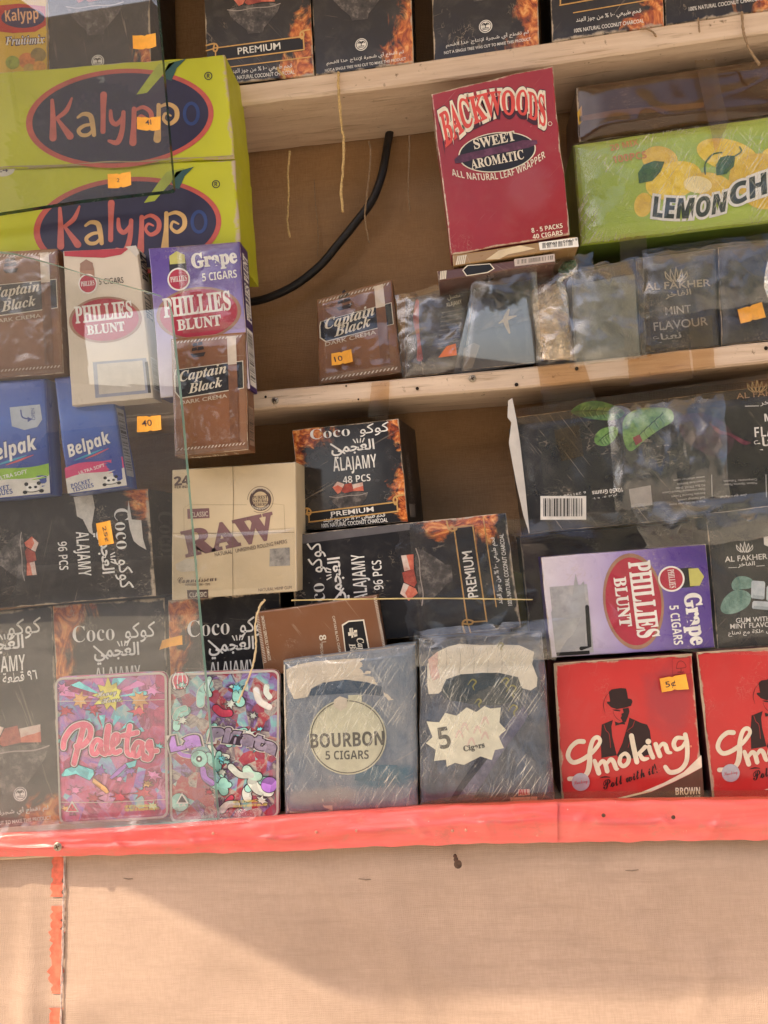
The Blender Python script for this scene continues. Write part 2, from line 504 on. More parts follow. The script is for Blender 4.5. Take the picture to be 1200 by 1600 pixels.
class Carton:
    """a printed pack: body mesh from four panel corners (art order TL, TR, BR, BL, in photograph pixels) at depth Y"""
    def __init__(s, name, label, cat, quad, Y, th, front, side=None, group=None, bulge=0.0, radius=0.0012, wob=0.0006,
                 nu=14, nv=18, rc=0.0, inner=None):
        Ys = Y if isinstance(Y, (list, tuple)) else [Y]*4
        s.c = [P(x, y, yy) for (x, y), yy in zip(quad, Ys)]
        s.eu = ((s.c[1]-s.c[0])+(s.c[2]-s.c[3]))*0.5
        s.ev = ((s.c[3]-s.c[0])+(s.c[2]-s.c[1]))*0.5
        s.w, s.h = s.eu.length, s.ev.length
        s.H = s.h/s.w
        s.nrm = s.eu.cross(s.ev).normalized()
        if s.nrm.y > 0: s.nrm = -s.nrm
        s.ctr = sum(s.c, Vector())/4
        s.c = [s._hit(x, y) for x, y in quad]
        s.eu = ((s.c[1]-s.c[0])+(s.c[2]-s.c[3]))*0.5
        s.ev = ((s.c[3]-s.c[0])+(s.c[2]-s.c[1]))*0.5
        s.bulge, s.th = bulge, th
        s.parts = {}
        seed = hash(name+label) % 97
        mb = MB()
        ru, rv = radius/s.w, radius/s.h
        sd = random.random()*50
        def wobv(p):
            q = p*38.0+Vector((sd, 0, 0))
            return (s.eu.normalized()*mnoise.noise(q)+s.ev.normalized()*mnoise.noise(q+Vector((9, 3, 1))))*wob
        def corner(u, v):
            # rounded outline corners for bags
            if rc <= 0: return u, v
            rx, ry = rc, rc/s.H
            for cu in (0, 1):
                for cv in (0, 1):
                    du, dv = abs(u-cu), abs(v-cv)
                    if du < rx and dv < ry:
                        x, y = (rx-du)/rx, (ry-dv)/ry
                        l = math.hypot(x, y); mx = max(abs(x), abs(y))
                        if l > 1e-6:
                            k = mx/l
                            x, y = x*k, y*k
                        u = (rx-x*rx) if cu == 0 else 1-(rx-x*rx)
                        v = (ry-y*ry) if cv == 0 else 1-(ry-y*ry)
                        return u, v
            return u, v
        vs, uvs, fs = [], [], []
        for j in range(nv+1):
            for i in range(nu+1):
                a, b = corner(i/nu, j/nv)
                u = ru+(1-2*ru)*a; v = rv+(1-2*rv)*b
                p = s.bil(u, v)
                vs.append(p+wobv(p)+s.nrm*s.bul(u, v)); uvs.append((u, v))
        for j in range(nv):
            for i in range(nu):
                k = j*(nu+1)+i
                fs.append((k, k+1, k+nu+2, k+nu+1))
        mb.add(vs, fs, front, uvs)
        per = [i for i in range(nu+1)]+[(j*(nu+1)+nu) for j in range(1, nv+1)]+[nv*(nu+1)+i for i in range(nu-1, -1, -1)]+[j*(nu+1) for j in range(nv-1, 0, -1)]
        side = side or front
        n = len(per)
        rv_, ruv = [], []
        prof = [(0.0, 0.0), (0.7, 0.3), (1.0, 1.0)]
        for (outk, dk) in prof:
            for k in per:
                u, v = uvs[k]
                p0 = s.bil(u, v)
                # outward direction
                ou = (u-0.5)*2; ov = (v-0.5)*2
                du = ru*outk if u > 1-ru*1.5 else -ru*outk if u < ru*1.5 else 0
                dv = rv*outk if v > 1-rv*1.5 else -rv*outk if v < rv*1.5 else 0
                if rc > 0: du, dv = ou*ru*outk, ov*rv*outk
                p = s.bil(u+du, v+dv)
                rv_.append(p+wobv(p0)+s.nrm*(s.bul(u, v)-dk*radius))
                ruv.append((u+du*1.001, v+dv*1.001))
        base = len(rv_)
        for k in per:
            u, v = uvs[k]
            du = ru if u > 1-ru*1.5 else -ru if u < ru*1.5 else 0
            dv = rv if v > 1-rv*1.5 else -rv if v < rv*1.5 else 0
            if rc > 0: du, dv = (u-0.5)*2*ru, (v-0.5)*2*rv
            p = s.bil(u+du, v+dv)
            rv_.append(p+wobv(p)-s.nrm*th)
            ruv.append((0.5+(u-0.5)*0.9, 0.5+(v-0.5)*0.9))
        ff = []
        for r in range(2):
            for k in range(n):
                k2 = (k+1) % n
                ff.append((r*n+k, r*n+n+k, r*n+n+k2, r*n+k2))
        mb.add(rv_[:3*n], ff, front, ruv[:3*n])
        # sides with their own verts
        sv = rv_[2*n:3*n]+rv_[3*n:]
        suv = []
        for k in range(n): suv.append((k/n*4 % 1*0.9+0.05, 0.06))
        for k in range(n): suv.append((k/n*4 % 1*0.9+0.05, 0.94))
        ff = [(k, n+k, n+(k+1) % n, (k+1) % n) for k in range(n)]
        ff.append(tuple(n+k for k in range(n)))
        mb.add(sv, ff, side, suv)
        zmin = min(p.z for p in mb.v)
        org = Vector((s.ctr.x, s.ctr.y-s.nrm.y*th*0.5, zmin))
        s.body = mb.build(name, origin=org)
        tag(s.body, label, cat, group)
        # plane of the panel for px prints
        s.px = lambda x, y: s._hit(x, y)
    def bil(s, u, v):
        return s.c[0]*(1-u)*(1-v)+s.c[1]*u*(1-v)+s.c[2]*u*v+s.c[3]*(1-u)*v
    def bul(s, u, v):
        if not s.bulge: return 0.0
        u = min(1, max(0, u)); v = min(1, max(0, v))
        return s.bulge*(max(0, 16*u*(1-u)*v*(1-v)))**0.6
    def uvof(s, p):
        d = p-s.ctr
        return 0.5+d.dot(s.eu)/s.w**2, 0.5+d.dot(s.ev)/s.h**2
    def _hit(s, x, y):
        d = pray(x, y)
        t = (s.ctr-CAM).dot(s.nrm)/d.dot(s.nrm)
        return CAM+d*t
    def art(s, u, v):
        """art coords: u 0..1, v 0..H (same scale)"""
        return s.bil(u, v/s.H)
    def side(s, which):
        """mapper for a side face: x 0..1 from front to back, y along the edge 0..1"""
        e = {'R': (1, 2), 'L': (0, 3), 'B': (3, 2), 'T': (0, 1)}[which]
        a, b = s.c[e[0]], s.c[e[1]]
        out = {'R': s.eu, 'L': -s.eu, 'B': s.ev, 'T': -s.ev}[which].normalized()
        return lambda x, y: a+(b-a)*y-s.nrm*(s.th*x)+out*0.0004
    def put(s, part, pts2, faces, mat, z=1, mp=None, dz=None, sub=False):
        m = s.parts.setdefault(part, MB())
        f = mp or s.px
        out = []
        for i, (x, y) in enumerate(pts2):
            p = f(x, y)
            l = LIFT0+LIFT1*z+(dz[i] if dz else 0.0)
            if s.bulge and (mp is None or mp == s.art):
                u, v = s.uvof(p)
                l += s.bul(u, v)
            if mp is not None and mp != s.art:
                out.append(p)
            else:
                out.append(p+s.nrm*l)
        m.add(out, faces, mat)
    def poly(s, part, pts, mat, z=1, mp=None):
        pts = list(pts)
        tris = tessellate_polygon([[Vector((a, b, 0)) for a, b in pts]])
        if s.bulge:   # subdivide so that the print follows the bulging face
            P2 = [tuple(p) for p in pts]; T = [tuple(t) for t in tris]
            for _ in range(2):
                cache = {}; NT = []
                def mid(a, b):
                    k = (min(a, b), max(a, b))
                    if k not in cache:
                        P2.append(((P2[a][0]+P2[b][0])/2, (P2[a][1]+P2[b][1])/2)); cache[k] = len(P2)-1
                    return cache[k]
                for a, b, c in T:
                    x, y, w = mid(a, b), mid(b, c), mid(c, a)
                    NT += [(a, x, w), (x, b, y), (w, y, c), (x, y, w)]
                T = NT
            return s.put(part, P2, T, mat, z, mp)
        s.put(part, pts, [tuple(t) for t in tris], mat, z, mp)
    def rect(s, part, x0, y0, x1, y1, mat, z=1, mp=None):
        s.poly(part, [(x0, y0), (x1, y0), (x1, y1), (x0, y1)], mat, z, mp)
    def ell(s, part, cx, cy, rx, ry, mat, z=1, rot=0.0, mp=None, n=40):
        c, sn = math.cos(rot), math.sin(rot)
        pts = []
        for k in range(n):
            a = 2*math.pi*k/n
            x, y = rx*math.cos(a), ry*math.sin(a)
            pts.append((cx+x*c-y*sn, cy+x*sn+y*c))
        s.poly(part, pts, mat, z, mp)
    def line(s, part, pts, w, mat, z=1, mp=None, smooth=True, k=6, closed=False, caps=True):
        ws = list(w) if isinstance(w, (list, tuple)) else [w]*len(pts)
        data = [(p[0], p[1], q) for p, q in zip(pts, ws)]
        if smooth and len(pts) > 2: data = smooth_line(data, k, closed)
        if closed: data.append(data[0])
        vs, fs, dz = [], [], []
        n = len(data)
        for i, (x, y, q) in enumerate(data):
            a = data[max(i-1, 0)]; b = data[min(i+1, n-1)]
            if closed and i in (0, n-1): a, b = data[n-2], data[1]
            dx, dy = b[0]-a[0], b[1]-a[1]
            l = math.hypot(dx, dy) or 1
            nx, ny = -dy/l*q/2, dx/l*q/2
            vs += [(x+nx, y+ny), (x-nx, y-ny)]; dz += [i*1.5e-6]*2
            if i: fs.append((2*i-2, 2*i-1, 2*i+1, 2*i))
        if caps and not closed:
            for (i, j) in ((0, 1), (n-1, n-2)):
                x, y, q = data[i]; x2, y2, _ = data[j]
                a0 = math.atan2(y-y2, x-x2)
                b = len(vs)
                for k2 in range(7):
                    a = a0-math.pi/2+math.pi*k2/6
                    vs.append((x+math.cos(a)*q/2, y+math.sin(a)*q/2)); dz.append(i*1.5e-6+1e-6)
                fs.append(tuple(range(b, b+7)))
        s.put(part, vs, fs, mat, z, mp, dz)
    def text(s, part, string, p0, p1, h, mat, z=2, style=None, off=0.0, arc=0.0, mp=None, slant=0.0, h1=None, cols=None, ar=False, fit=False):
        """string set from p0 to p1 (baseline ends), cap height h (to h1 at the end); arc lifts the middle; cols: [(top, bottom), ...] envelope"""
        st = arabic(string) if ar else fancy(string, style)
        v, f = glyphs(st, off)
        bv = glyphs(st, 0.0)[0]
        x0 = min(a for a, b in bv); x1 = max(a for a, b in bv)
        y0 = min(b for a, b in bv); y1 = max(b for a, b in bv)
        dx, dy = p1[0]-p0[0], p1[1]-p0[1]
        L = math.hypot(dx, dy) or 1
        ux, uy = dx/L, dy/L
        nx, ny = uy, -ux
        out = []
        for a, b in v:
            t = (a-x0)/max(1e-6, x1-x0)
            if cols:
                q = (b-y0)/max(1e-6, y1-y0)
                k = t*(len(cols)-1); i = max(0, min(int(k), len(cols)-2)); r = k-i
                tp = [cols[i][0][d]*(1-r)+cols[i+1][0][d]*r for d in (0, 1)]
                bt = [cols[i][1][d]*(1-r)+cols[i+1][1][d]*r for d in (0, 1)]
                out.append((bt[0]+(tp[0]-bt[0])*q, bt[1]+(tp[1]-bt[1])*q))
                continue
            hh = h+((h1 if h1 is not None else h)-h)*t
            q = ((b-y0)/(y1-y0) if (fit or ar) else b/CAPH)*hh + arc*4*t*(1-t)
            x = t*L+slant*q
            out.append((p0[0]+ux*x+nx*q, p0[1]+uy*x+ny*q))
        s.put(part, out, f, mat, z, mp)
    def barcode(s, x0, y0, x1, y1, part='barcode_print', mp=None, n=34, vert=False, z=2, bgc=WHITE):
        if bgc: s.rect(part, x0, y0, x1, y1, ink(bgc), z, mp)
        rnd = random.Random(int(x0*100)+int(y0*100))
        if vert:
            a, b = y0+(y1-y0)*.06, y1-(y1-y0)*.06
        else:
            a, b = x0+(x1-x0)*.06, x1-(x1-x0)*.06
        st = (b-a)/n
        x = a
        while x < b-st:
            wv = st*rnd.choice((0.5, 0.5, 0.9, 1.4))
            if vert: s.rect(part, x0+(x1-x0)*.1, x, x1-(x1-x0)*.1, min(b, x+wv), ink(BLACK), z+1, mp)
            else: s.rect(part, x, y0+(y1-y0)*.1, min(b, x+wv), y1-(y1-y0)*.14, ink(BLACK), z+1, mp)
            x += wv+st*rnd.choice((0.5, 0.6, 1.0))
    def wrap(s, mat, lift=0.0022, amp=0.0022, freq=40, name='cellophane', grow=0.0, nu=40, nv=44, uv0=(0, 0, 1, 1), aniso=(1, 1, 1), soft=4.0):
        """loose clear film over the panel: a part of the pack"""
        m = MB(); vs = []; fs = []
        sd = random.random()*90
        for j in range(nv+1):
            for i in range(nu+1):
                u = uv0[0]+(uv0[2]-uv0[0])*((1+2*grow)*i/nu-grow); v = uv0[1]+(uv0[3]-uv0[1])*((1+2*grow)*j/nv-grow)
                p = s.bil(u, v)
                q = p*freq+Vector((sd, sd, 0))
                q = Vector((q.x*aniso[0], q.y, q.z*aniso[2]))
                d = 1-abs(mnoise.noise(q))*2 + 0.5*(1-abs(mnoise.noise(q*2.3))*2)
                e = min(i, nu-i, j, nv-j)/soft
                vs.append(p+s.nrm*(s.bul(u, v)+min(1, e)*(lift+amp*0.5*d) - (0.0006 if e == 0 else 0)))
        for j in range(nv):
            for i in range(nu):
                k = j*(nu+1)+i
                fs.append((k, k+1, k+nu+2, k+nu+1))
        m.add(vs, fs, mat)
        m.build(name, s.body, smooth=True)
    def done(s):
        for nm, m in s.parts.items():
            m.build(nm, s.body)
        s.parts = {}
        return s.body

def crumple(name, quad, Y, mat, n=(24, 16), amp=0.006, parent=None, seed=1, lift=0.004, edge=0.25):
    """faceted crumpled clear film through four pixel corners, standing off the surface by lift"""
    Ys = Y if isinstance(Y, (list, tuple)) else [Y]*4
    c = [P(x, y, yy) for (x, y), yy in zip(quad, Ys)]
    nr = (c[1]-c[0]).cross(c[3]-c[0]).normalized()
    if nr.y > 0: nr = -nr
    q = random.Random(seed); m = MB(); vs = []; fs = []
    for j in range(n[1]+1):
        for i in range(n[0]+1):
            jx = q.uniform(-.42, .42) if 0 < i < n[0] else q.uniform(-edge, edge)
            jy = q.uniform(-.42, .42) if 0 < j < n[1] else q.uniform(-edge, edge)
            u, v = (i+jx)/n[0], (j+jy)/n[1]
            p = c[0]*(1-u)*(1-v)+c[1]*u*(1-v)+c[2]*u*v+c[3]*(1-u)*v
            e = min(1, min(i, n[0]-i, j, n[1]-j)/2.0)
            big = 0.5+0.5*mnoise.noise(p*26+Vector((seed, 0, 0)))
            vs.append(p+nr*(lift*(.25+.75*e)+amp*e*big*q.random()**1.4))
    for j in range(n[1]):
        for i in range(n[0]):
            k = j*(n[0]+1)+i
            a, b, d, e = k, k+1, k+n[0]+2, k+n[0]+1
            fs += [(a, b, d), (a, d, e)] if q.random() < .5 else [(a, b, e), (b, d, e)]
    m.add(vs, fs, mat)
    cc = sum(c, Vector())/4
    return m.build(name, parent, origin=None if parent is not None else (cc.x, cc.y, min(p.z for p in c)), smooth=True)

def sheet(name, quad, Y, mat, n=(40, 40), amp=0.003, freq=25, ridge=True, parent=None, th=0.0, edge_ragged=0.0):
    """thin flexible sheet through four pixel corners"""
    Ys = Y if isinstance(Y, (list, tuple)) else [Y]*4
    c = [P(x, y, yy) for (x, y), yy in zip(quad, Ys)]
    m = MB(); vs = []; fs = []
    sd = random.random()*90
    nr = (c[1]-c[0]).cross(c[3]-c[0]).normalized()
    if nr.y > 0: nr = -nr
    for j in range(n[1]+1):
        for i in range(n[0]+1):
            u, v = i/n[0], j/n[1]
            if edge_ragged and i in (0, n[0]): u += edge_ragged*mnoise.noise(Vector((v*9, sd, 0)))
            if edge_ragged and j in (0, n[1]): v += edge_ragged*mnoise.noise(Vector((u*9, 0, sd)))
            p = c[0]*(1-u)*(1-v)+c[1]*u*(1-v)+c[2]*u*v+c[3]*(1-u)*v
            q = p*freq+Vector((sd, sd, 0))
            d = (1-abs(mnoise.noise(q))*2+0.5*(1-abs(mnoise.noise(q*2.1))*2)) if ridge else mnoise.noise(q)
            vs.append(p+nr*amp*d)
    for j in range(n[1]):
        for i in range(n[0]):
            k = j*(n[0]+1)+i
            fs.append((k, k+1, k+n[0]+2, k+n[0]+1))
    m.add(vs, fs, mat)
    cc = sum(c, Vector())/4
    return m.build(name, parent, origin=None if parent is not None else (cc.x, cc.y, min(p.z for p in c)), smooth=True)

# ================================================================== setting
GND = -0.10
g = MB()
g.add([(-300, -400, GND), (300, -400, GND), (300, 60, GND), (-300, 60, GND)], [(0, 1, 2, 3)],
      plain('sandy_ground', (0.48, 0.42, 0.33), 0.95, 0, 0.15, 3, 0.4, 0.1))
tag(g.build('ground'), None, None, None, 'structure')

CLOTH = cloth_mat((0.430, 0.296, 0.214), (0.495, 0.346, 0.256))
CLOTH_BACK = cloth_mat((0.35, 0.20, 0.098), (0.43, 0.255, 0.13), 1.0, 0.55)
WOOD = wood_mat((0.74, 0.58, 0.44), (0.62, 0.46, 0.33), (0.38, 0.26, 0.165))
WOOD_RAW = wood_mat((0.40, 0.27, 0.17), (0.32, 0.21, 0.13), (0.22, 0.14, 0.085))
STEEL = plain('steel', (0.42, 0.36, 0.28), 0.4, 0.9, 0.3, 400)
RUST = plain('rusty_steel', (0.10, 0.055, 0.035), 0.75, 0.3, 0.4, 300)

BACK = 0.098
kiosk = empty('kiosk', (0, 0.02, GND), 'wooden kiosk lined with brown cloth, with three shelves and a red plastic ledge edge', 'kiosk')
KO = Vector(kiosk['_o'])

m = MB()                                         # cloth lining behind the shelves, gently wrinkled
nx, nz = 90, 70
vs, fs = [], []
for j in range(nz+1):
    for i in range(nx+1):
        x = -0.95+2.0*i/nx; z = 0.9+1.2*j/nz
        d = 0.004*mnoise.noise(Vector((x*7, z*2.2, 3)))+0.0012*mnoise.noise(Vector((x*30, z*12, 8)))
        vs.append((x, BACK+d, z))
for j in range(nz):
    for i in range(nx):
        k = j*(nx+1)+i
        fs.append((k, k+1, k+nx+2, k+nx+1))
m.add(vs, fs, CLOTH_BACK)
m.build('back_cloth', kiosk, smooth=True)
m = MB(); m.box((-1.0, BACK+0.012, 0.2), (1.05, BACK+0.03, 2.2), WOOD_RAW); m.build('back_board', kiosk)
m = MB(); m.box((-1.02, -0.06, GND), (-0.98, BACK+0.03, 2.2), WOOD_RAW); m.build('side_wall', kiosk)
m = MB(); m.box((1.06, -0.06, GND), (1.10, BACK+0.03, 2.2), WOOD_RAW); m.build('side_wall', kiosk)
m = MB(); m.box((-1.02, -0.06, 2.02), (1.10, BACK+0.03, 2.04), WOOD_RAW); m.build('roof', kiosk)

def board(rows, Y0, Y1, mat):
    """shelf board: rows of (x, y top, y bottom) in pixels along its front edge"""
    mb = MB(); vs = []
    n = 60
    for k in range(n+1):
        x = rows[0][0]+(rows[-1][0]-rows[0][0])*k/n
        for a, b in zip(rows, rows[1:]):
            if a[0] <= x <= b[0]:
                t = (x-a[0])/(b[0]-a[0]); yt = a[1]+(b[1]-a[1])*t; yb = a[2]+(b[2]-a[2])*t
                break
        yt += 1.2*mnoise.noise(Vector((x*0.03, 1, 0))); yb += 1.6*mnoise.noise(Vector((x*0.04, 5, 0)))
        p, q = P(x, yt, Y0), P(x, yb, Y0)
        r = Vector((0, 0.0018, 0)); e = Vector((0, 0, 0.0018))
        ring = [p+r, p-e, q+e, q+r, Vector((q.x, Y1, q.z)), Vector((p.x, Y1, p.z))]
        vs += ring
    fs = []
    for k in range(n):
        for i in range(6):
            a, b = k*6+i, k*6+(i+1) % 6
            fs.append((a, a+6, b+6, b))
    mb.add(vs, fs, mat)
    return mb
topsh = board([(-330, 213, 245), (383, 131, 163), (640, 98, 133), (1200, 15, 50), (1600, -44, -9)], 0.0, BACK-0.006, WOOD)
topsh.build('shelf_board', kiosk)
midb = board([(-330, 678, 708), (387, 612, 641), (600, 594, 623), (820, 574, 606), (1200, 533, 566), (1600, 490, 523)], 0.0, BACK-0.006, WOOD)
mid = midb.build('shelf_board', kiosk)

def screw(px, py, Y, r, parent, mat=STEEL, name='screw', cross=True):
    mb = MB(); c = P(px, py, Y)
    vs = []; n = 18
    for rr, d in ((r, 0.0), (r*0.85, -0.0007), (r*0.4, -0.0012)):
        for k in range(n):
            a = 2*math.pi*k/n
            vs.append(c+Vector((rr*math.cos(a), d, rr*math.sin(a))))
    fs = []
    for q in range(2):
        for k in range(n):
            fs.append((q*n+k, q*n+(k+1) % n, q*n+n+(k+1) % n, q*n+n+k))
    fs.append(tuple(2*n+k for k in range(n)))
    mb.add(vs, fs, mat)
    if cross:
        for an in (0.4, 0.4+math.pi/2):
            u = Vector((math.cos(an), 0, math.sin(an)))*r*0.6; w = Vector((-math.sin(an), 0, math.cos(an)))*r*0.13
            b = c+Vector((0, -0.0014, 0))
            mb.add([b-u-w, b+u-w, b+u+w, b-u+w], [(0, 1, 2, 3)], RUST)
    return mb.build(name, parent, origin=tuple(KO) if parent is kiosk else None)
DARKHOLE = plain('dark_hole', (0.02, 0.012, 0.008), 0.95)
for (a, b) in ((430, 626), (738, 591.5)):
    screw(a, b, -0.0006, 0.0036, mid)
for (a, b, r) in ((652, 607, 2.6), (415, 620, 2), (901, 576, 3), (807, 601, 3), (541, 603, 1.5), (1197, 544, 3), (560, 624, 1.6)):
    screw(a, b, -0.0009, r*0.00062, mid, DARKHOLE, 'nail_hole', False)

# ledge at the bottom and its red plastic edging
LY = -0.056
led = board([(-330, 1345, 1368), (0, 1318, 1345), (443, 1294, 1320), (870, 1275, 1300), (1200, 1268, 1295), (1600, 1262, 1288)], LY, BACK-0.006, WOOD)
led.build('ledge_board', kiosk)

def red_plastic():
    g = G('red_plastic')
    o = g.obj()
    n = g.noise(g.scaled(o, (9, 30, 60)), 1.0, 5, 0.6, 0.6)
    n2 = g.noise(o, 80, 5, 0.65)
    col = g.mix(g.step(n, 0.3, 0.7), (0.80, 0.115, 0.095), (0.84, 0.175, 0.145))
    col = g.mix(g.math('MULTIPLY', g.step(n2, 0.50, 0.8), 0.6), col, (0.58, 0.22, 0.15))
    st = g.noise(g.scaled(o, (30, 90, 30)), 1.0, 6, 0.7)
    col = g.mix(g.math('MULTIPLY', g.step(st, 0.58, 0.74), 0.45), col, (0.42, 0.15, 0.10))
    col = g.mix(g.math('MULTIPLY', g.step(g.noise(o, 260, 3, 0.6), 0.70, 0.76), 0.6), col, (0.75, 0.5, 0.42))
    g.bump(g.math('ADD', n, g.math('MULTIPLY', n2, 0.2)), 0.4, 0.003)
    g.b.inputs['Subsurface Weight'].default_value = 0.0
    return g.final(col, g.math('ADD', g.math('MULTIPLY', n2, 0.25), 0.20), 0.5)
RED = red_plastic()
TOPL = [(-330, 1325), (0, 1301), (150, 1293), (270, 1285), (443, 1272), (660, 1257), (870, 1248), (1200, 1244), (1600, 1236)]
BOTL = [(-330, 1352), (0, 1339), (150, 1337), (270, 1334), (443, 1330), (560, 1324), (760, 1318), (900, 1316), (1040, 1314), (1200, 1312), (1600, 1304)]
def interp(L, x):
    for a, b in zip(L, L[1:]):
        if a[0] <= x <= b[0]:
            return a[1]+(b[1]-a[1])*(x-a[0])/(b[0]-a[0])
    return L[-1][1]
def trim(x0, x1, yoff=0.0, lift=0.0, nme='edging_strip'):
    mb = MB(); n = int((x1-x0)/6); rows = 12
    vs = []; fs = []
    for i in range(n+1):
        x = x0+(x1-x0)*i/n
        a, b = interp(TOPL, x), interp(BOTL, x)+yoff
        for j in range(rows+1):
            t = j/rows
            if j == 0: Y = -0.040
            else:
                Y = -0.0600-0.0035*math.sin(math.pi*min(1, t*1.05))
                Y -= 0.0024*mnoise.noise(Vector((x*0.009+t*2, t*3.4, 4)))+0.0012*(1-abs(mnoise.noise(Vector((x*0.016+t*1.5, t*5, 11))))*2)
                Y -= 0.0028*max(0, mnoise.noise(Vector((x*0.0035, t*3.2+x*0.0012, 9))))*math.sin(math.pi*t)
                # long lower fold
                f = 0.62+0.10*math.sin(x*0.006)
                Y -= 0.0040*math.exp(-((t-f)/0.06)**2)
                for xc, sl_ in ((1042, 60), (905, -30), (655, 40), (420, -50), (300, 30), (760, 25), (1120, -40), (180, 45)):
                    Y -= 0.0022*math.exp(-((x-xc-sl_*(t-.6))/7.0)**2)*max(0, math.sin(math.pi*min(1, max(0, (t-.25)/.75))))
            yy = a+(b-a)*t+(2.6*mnoise.noise(Vector((x*0.03, t*3, 1))) if j not in (0,) else 0.6*mnoise.noise(Vector((x*0.05, 7, 1))))
            vs.append(P(x, yy, Y-lift))
    for i in range(n):
        for j in range(rows):
            k = i*(rows+1)+j
            fs.append((k, k+rows+1, k+rows+2, k+1))
    mb.add(vs, fs, RED)
    return mb.build(nme, kiosk, smooth=True)
trim(864, 1500, 0, 0.0)
tr1 = trim(-330, 871, 0, 0.0022)
for (a, b) in ((943, 1274), (1052, 1277), (494, 1300), (557, 1298), (333, 1302), (707, 1298), (728, 1297)):
    screw(a, b, -0.0688, 0.0017 if a > 900 else 0.0014, tr1, RUST if a > 900 else plain('torn_red', (0.7, 0.3, 0.2)), 'staple', False)

# cloth-covered counter front
CREASES = [(-0.31, 0.80, -0.285, 0.45, .012, .0028), (-0.35, 0.92, -0.36, 0.55, .010, .0035), (-0.12, 0.74, 0.10, 0.66, .006, .0014), (0.30, 0.90, 0.42, 0.80, .010, .0020), (0.26, 0.86, 0.245, 0.80, .006, .0016), (0.10, 0.62, 0.30, 0.60, .016, .0025), (-0.02, 0.92, 0.04, 0.70, .007, .0012), (0.36, 0.72, 0.37, 0.5, .014, .0034)]
def cloth_d(x, z):
    d = 0.006*mnoise.noise(Vector((x*2.6, z*3.0, 3)))+0.0026*mnoise.noise(Vector((x*9-z*7, z*11+x*5, 8)))
    w = 1-abs(mnoise.noise(Vector((x*5+z*8, z*3-x*2, 14))))*2
    d += 0.0036*max(0, w-0.55)
    w2 = 1-abs(mnoise.noise(Vector((x*14+z*3, z*2.5, 31))))*2
    d += 0.0022*max(0, w2-0.5)*max(0, min(1, (abs(x+0.02)-0.22)*5))
    for (x0, z0, x1, z1, w_, h_) in CREASES:
        dx, dz = x1-x0, z1-z0; L = math.hypot(dx, dz)
        t = ((x-x0)*dx+(z-z0)*dz)/L/L
        if -.1 < t < 1.1:
            s_ = ((x-x0)*dz-(z-z0)*dx)/L+0.006*mnoise.noise(Vector((t*4, x0*9, 0)))
            d += 1.9*h_*math.exp(-(s_/w_)**2)*max(0, math.sin(math.pi*min(1, max(0, (t+.1)/1.2))))
    return d
def cloth_at(px, py, off=0.0008):
    q = P(px, py, -0.05)
    for _ in range(4): q = P(px, py, -0.046-cloth_d(q.x, q.z)-off)
    return q
m = MB()
nx, nz = 260, 170
vs, fs = [], []
zl, zr = P(0, 1326, -0.05), P(1200, 1298, -0.05)
for j in range(nz+1):
    for i in range(nx+1):
        x = -1.0+2.1*i/nx
        zt = zl.z+(zr.z-zl.z)*(x-zl.x)/(zr.x-zl.x)
        z = 0.15+(zt-0.15)*j/nz
        vs.append((x, -0.046-cloth_d(x, z), z))
for j in range(nz):
    for i in range(nx):
        k = j*(nx+1)+i
        fs.append((k, k+1, k+nx+2, k+nx+1))
m.add(vs, fs, CLOTH)
fc = m.build('front_cloth', kiosk, smooth=True)

# peeling red tape down the cloth
m = MB()
REDT = plain('red_tape', (0.72, 0.15, 0.085), 0.6, 0, 0.25, 120)
GREYT = plain('frayed_cord', (0.55, 0.42, 0.36), 0.85, 0, 0.35, 200)
rnd = random.Random(5)
y = 1322
vs = []; fs = []
while y < 1660:
    w = 8+6*mnoise.noise(Vector((y*0.09, 0, 2)))+rnd.uniform(-2.5, 2.5)
    cx = 91-(y-1322)*0.018+2.5*mnoise.noise(Vector((y*0.03, 4, 0)))
    vs.append((cx-w-rnd.uniform(0, 2), y, 1 if (1325 < y < 1398 or 1412 < y < 1550 or y > 1572) else 0)); vs.append((cx+w+rnd.uniform(0, 3), y, 0))
    y += rnd.uniform(2.5, 6)
v3 = [cloth_at(a, b, 0.0012) for a, b, c in vs]
for k in range(len(vs)//2-1):
    if vs[2*k][2]: fs.append((2*k, 2*k+1, 2*k+3, 2*k+2))
m.add(v3, fs, REDT)
m.build('tape_strip', kiosk)
m = MB()
m.tube([cloth_at(101-(yy-1310)*0.022+1.5*mnoise.noise(Vector((yy*0.05, 1, 1))), yy, 0.0018) for yy in range(1312, 1680, 8)], 0.00055, GREYT, 6)
m.tube([cloth_at(103-(yy-1310)*0.024+1.5*mnoise.noise(Vector((yy*0.05, 3, 1))), yy, 0.0016) for yy in range(1322, 1680, 8)], 0.0004, GREYT, 6)
m.build('frayed_edge', kiosk)
screw(90, 1323, -0.0700, 0.0040, kiosk, STEEL, 'screw')
m = MB()                                            # bent nail in the cloth
m.tube([P(711, 1337, -0.050), P(711, 1338, -0.062), P(712, 1342, -0.068), P(715, 1350, -0.069)], [0.0016, 0.0017, 0.0020, 0.0016], RUST, 8)
c = P(715.5, 1350, -0.0705)
m.tube([c, c+Vector((0, -0.0015, 0))], 0.0034, RUST, 14)
m.build('nail', kiosk)
for (a, b, c_, d_) in ((560, 1373, 580, 1374), (977, 1360, 998, 1359), (193, 1372, 208, 1373)):
    m = MB(); m.tube([cloth_at(a, b, -.0003), cloth_at((a+c_)/2, (b+d_)/2+1, .001), cloth_at(c_, d_, -.0003)], 0.00045, plain('dull_staple', (0.22, 0.15, 0.10), 0.6), 6); m.build('staple', kiosk)

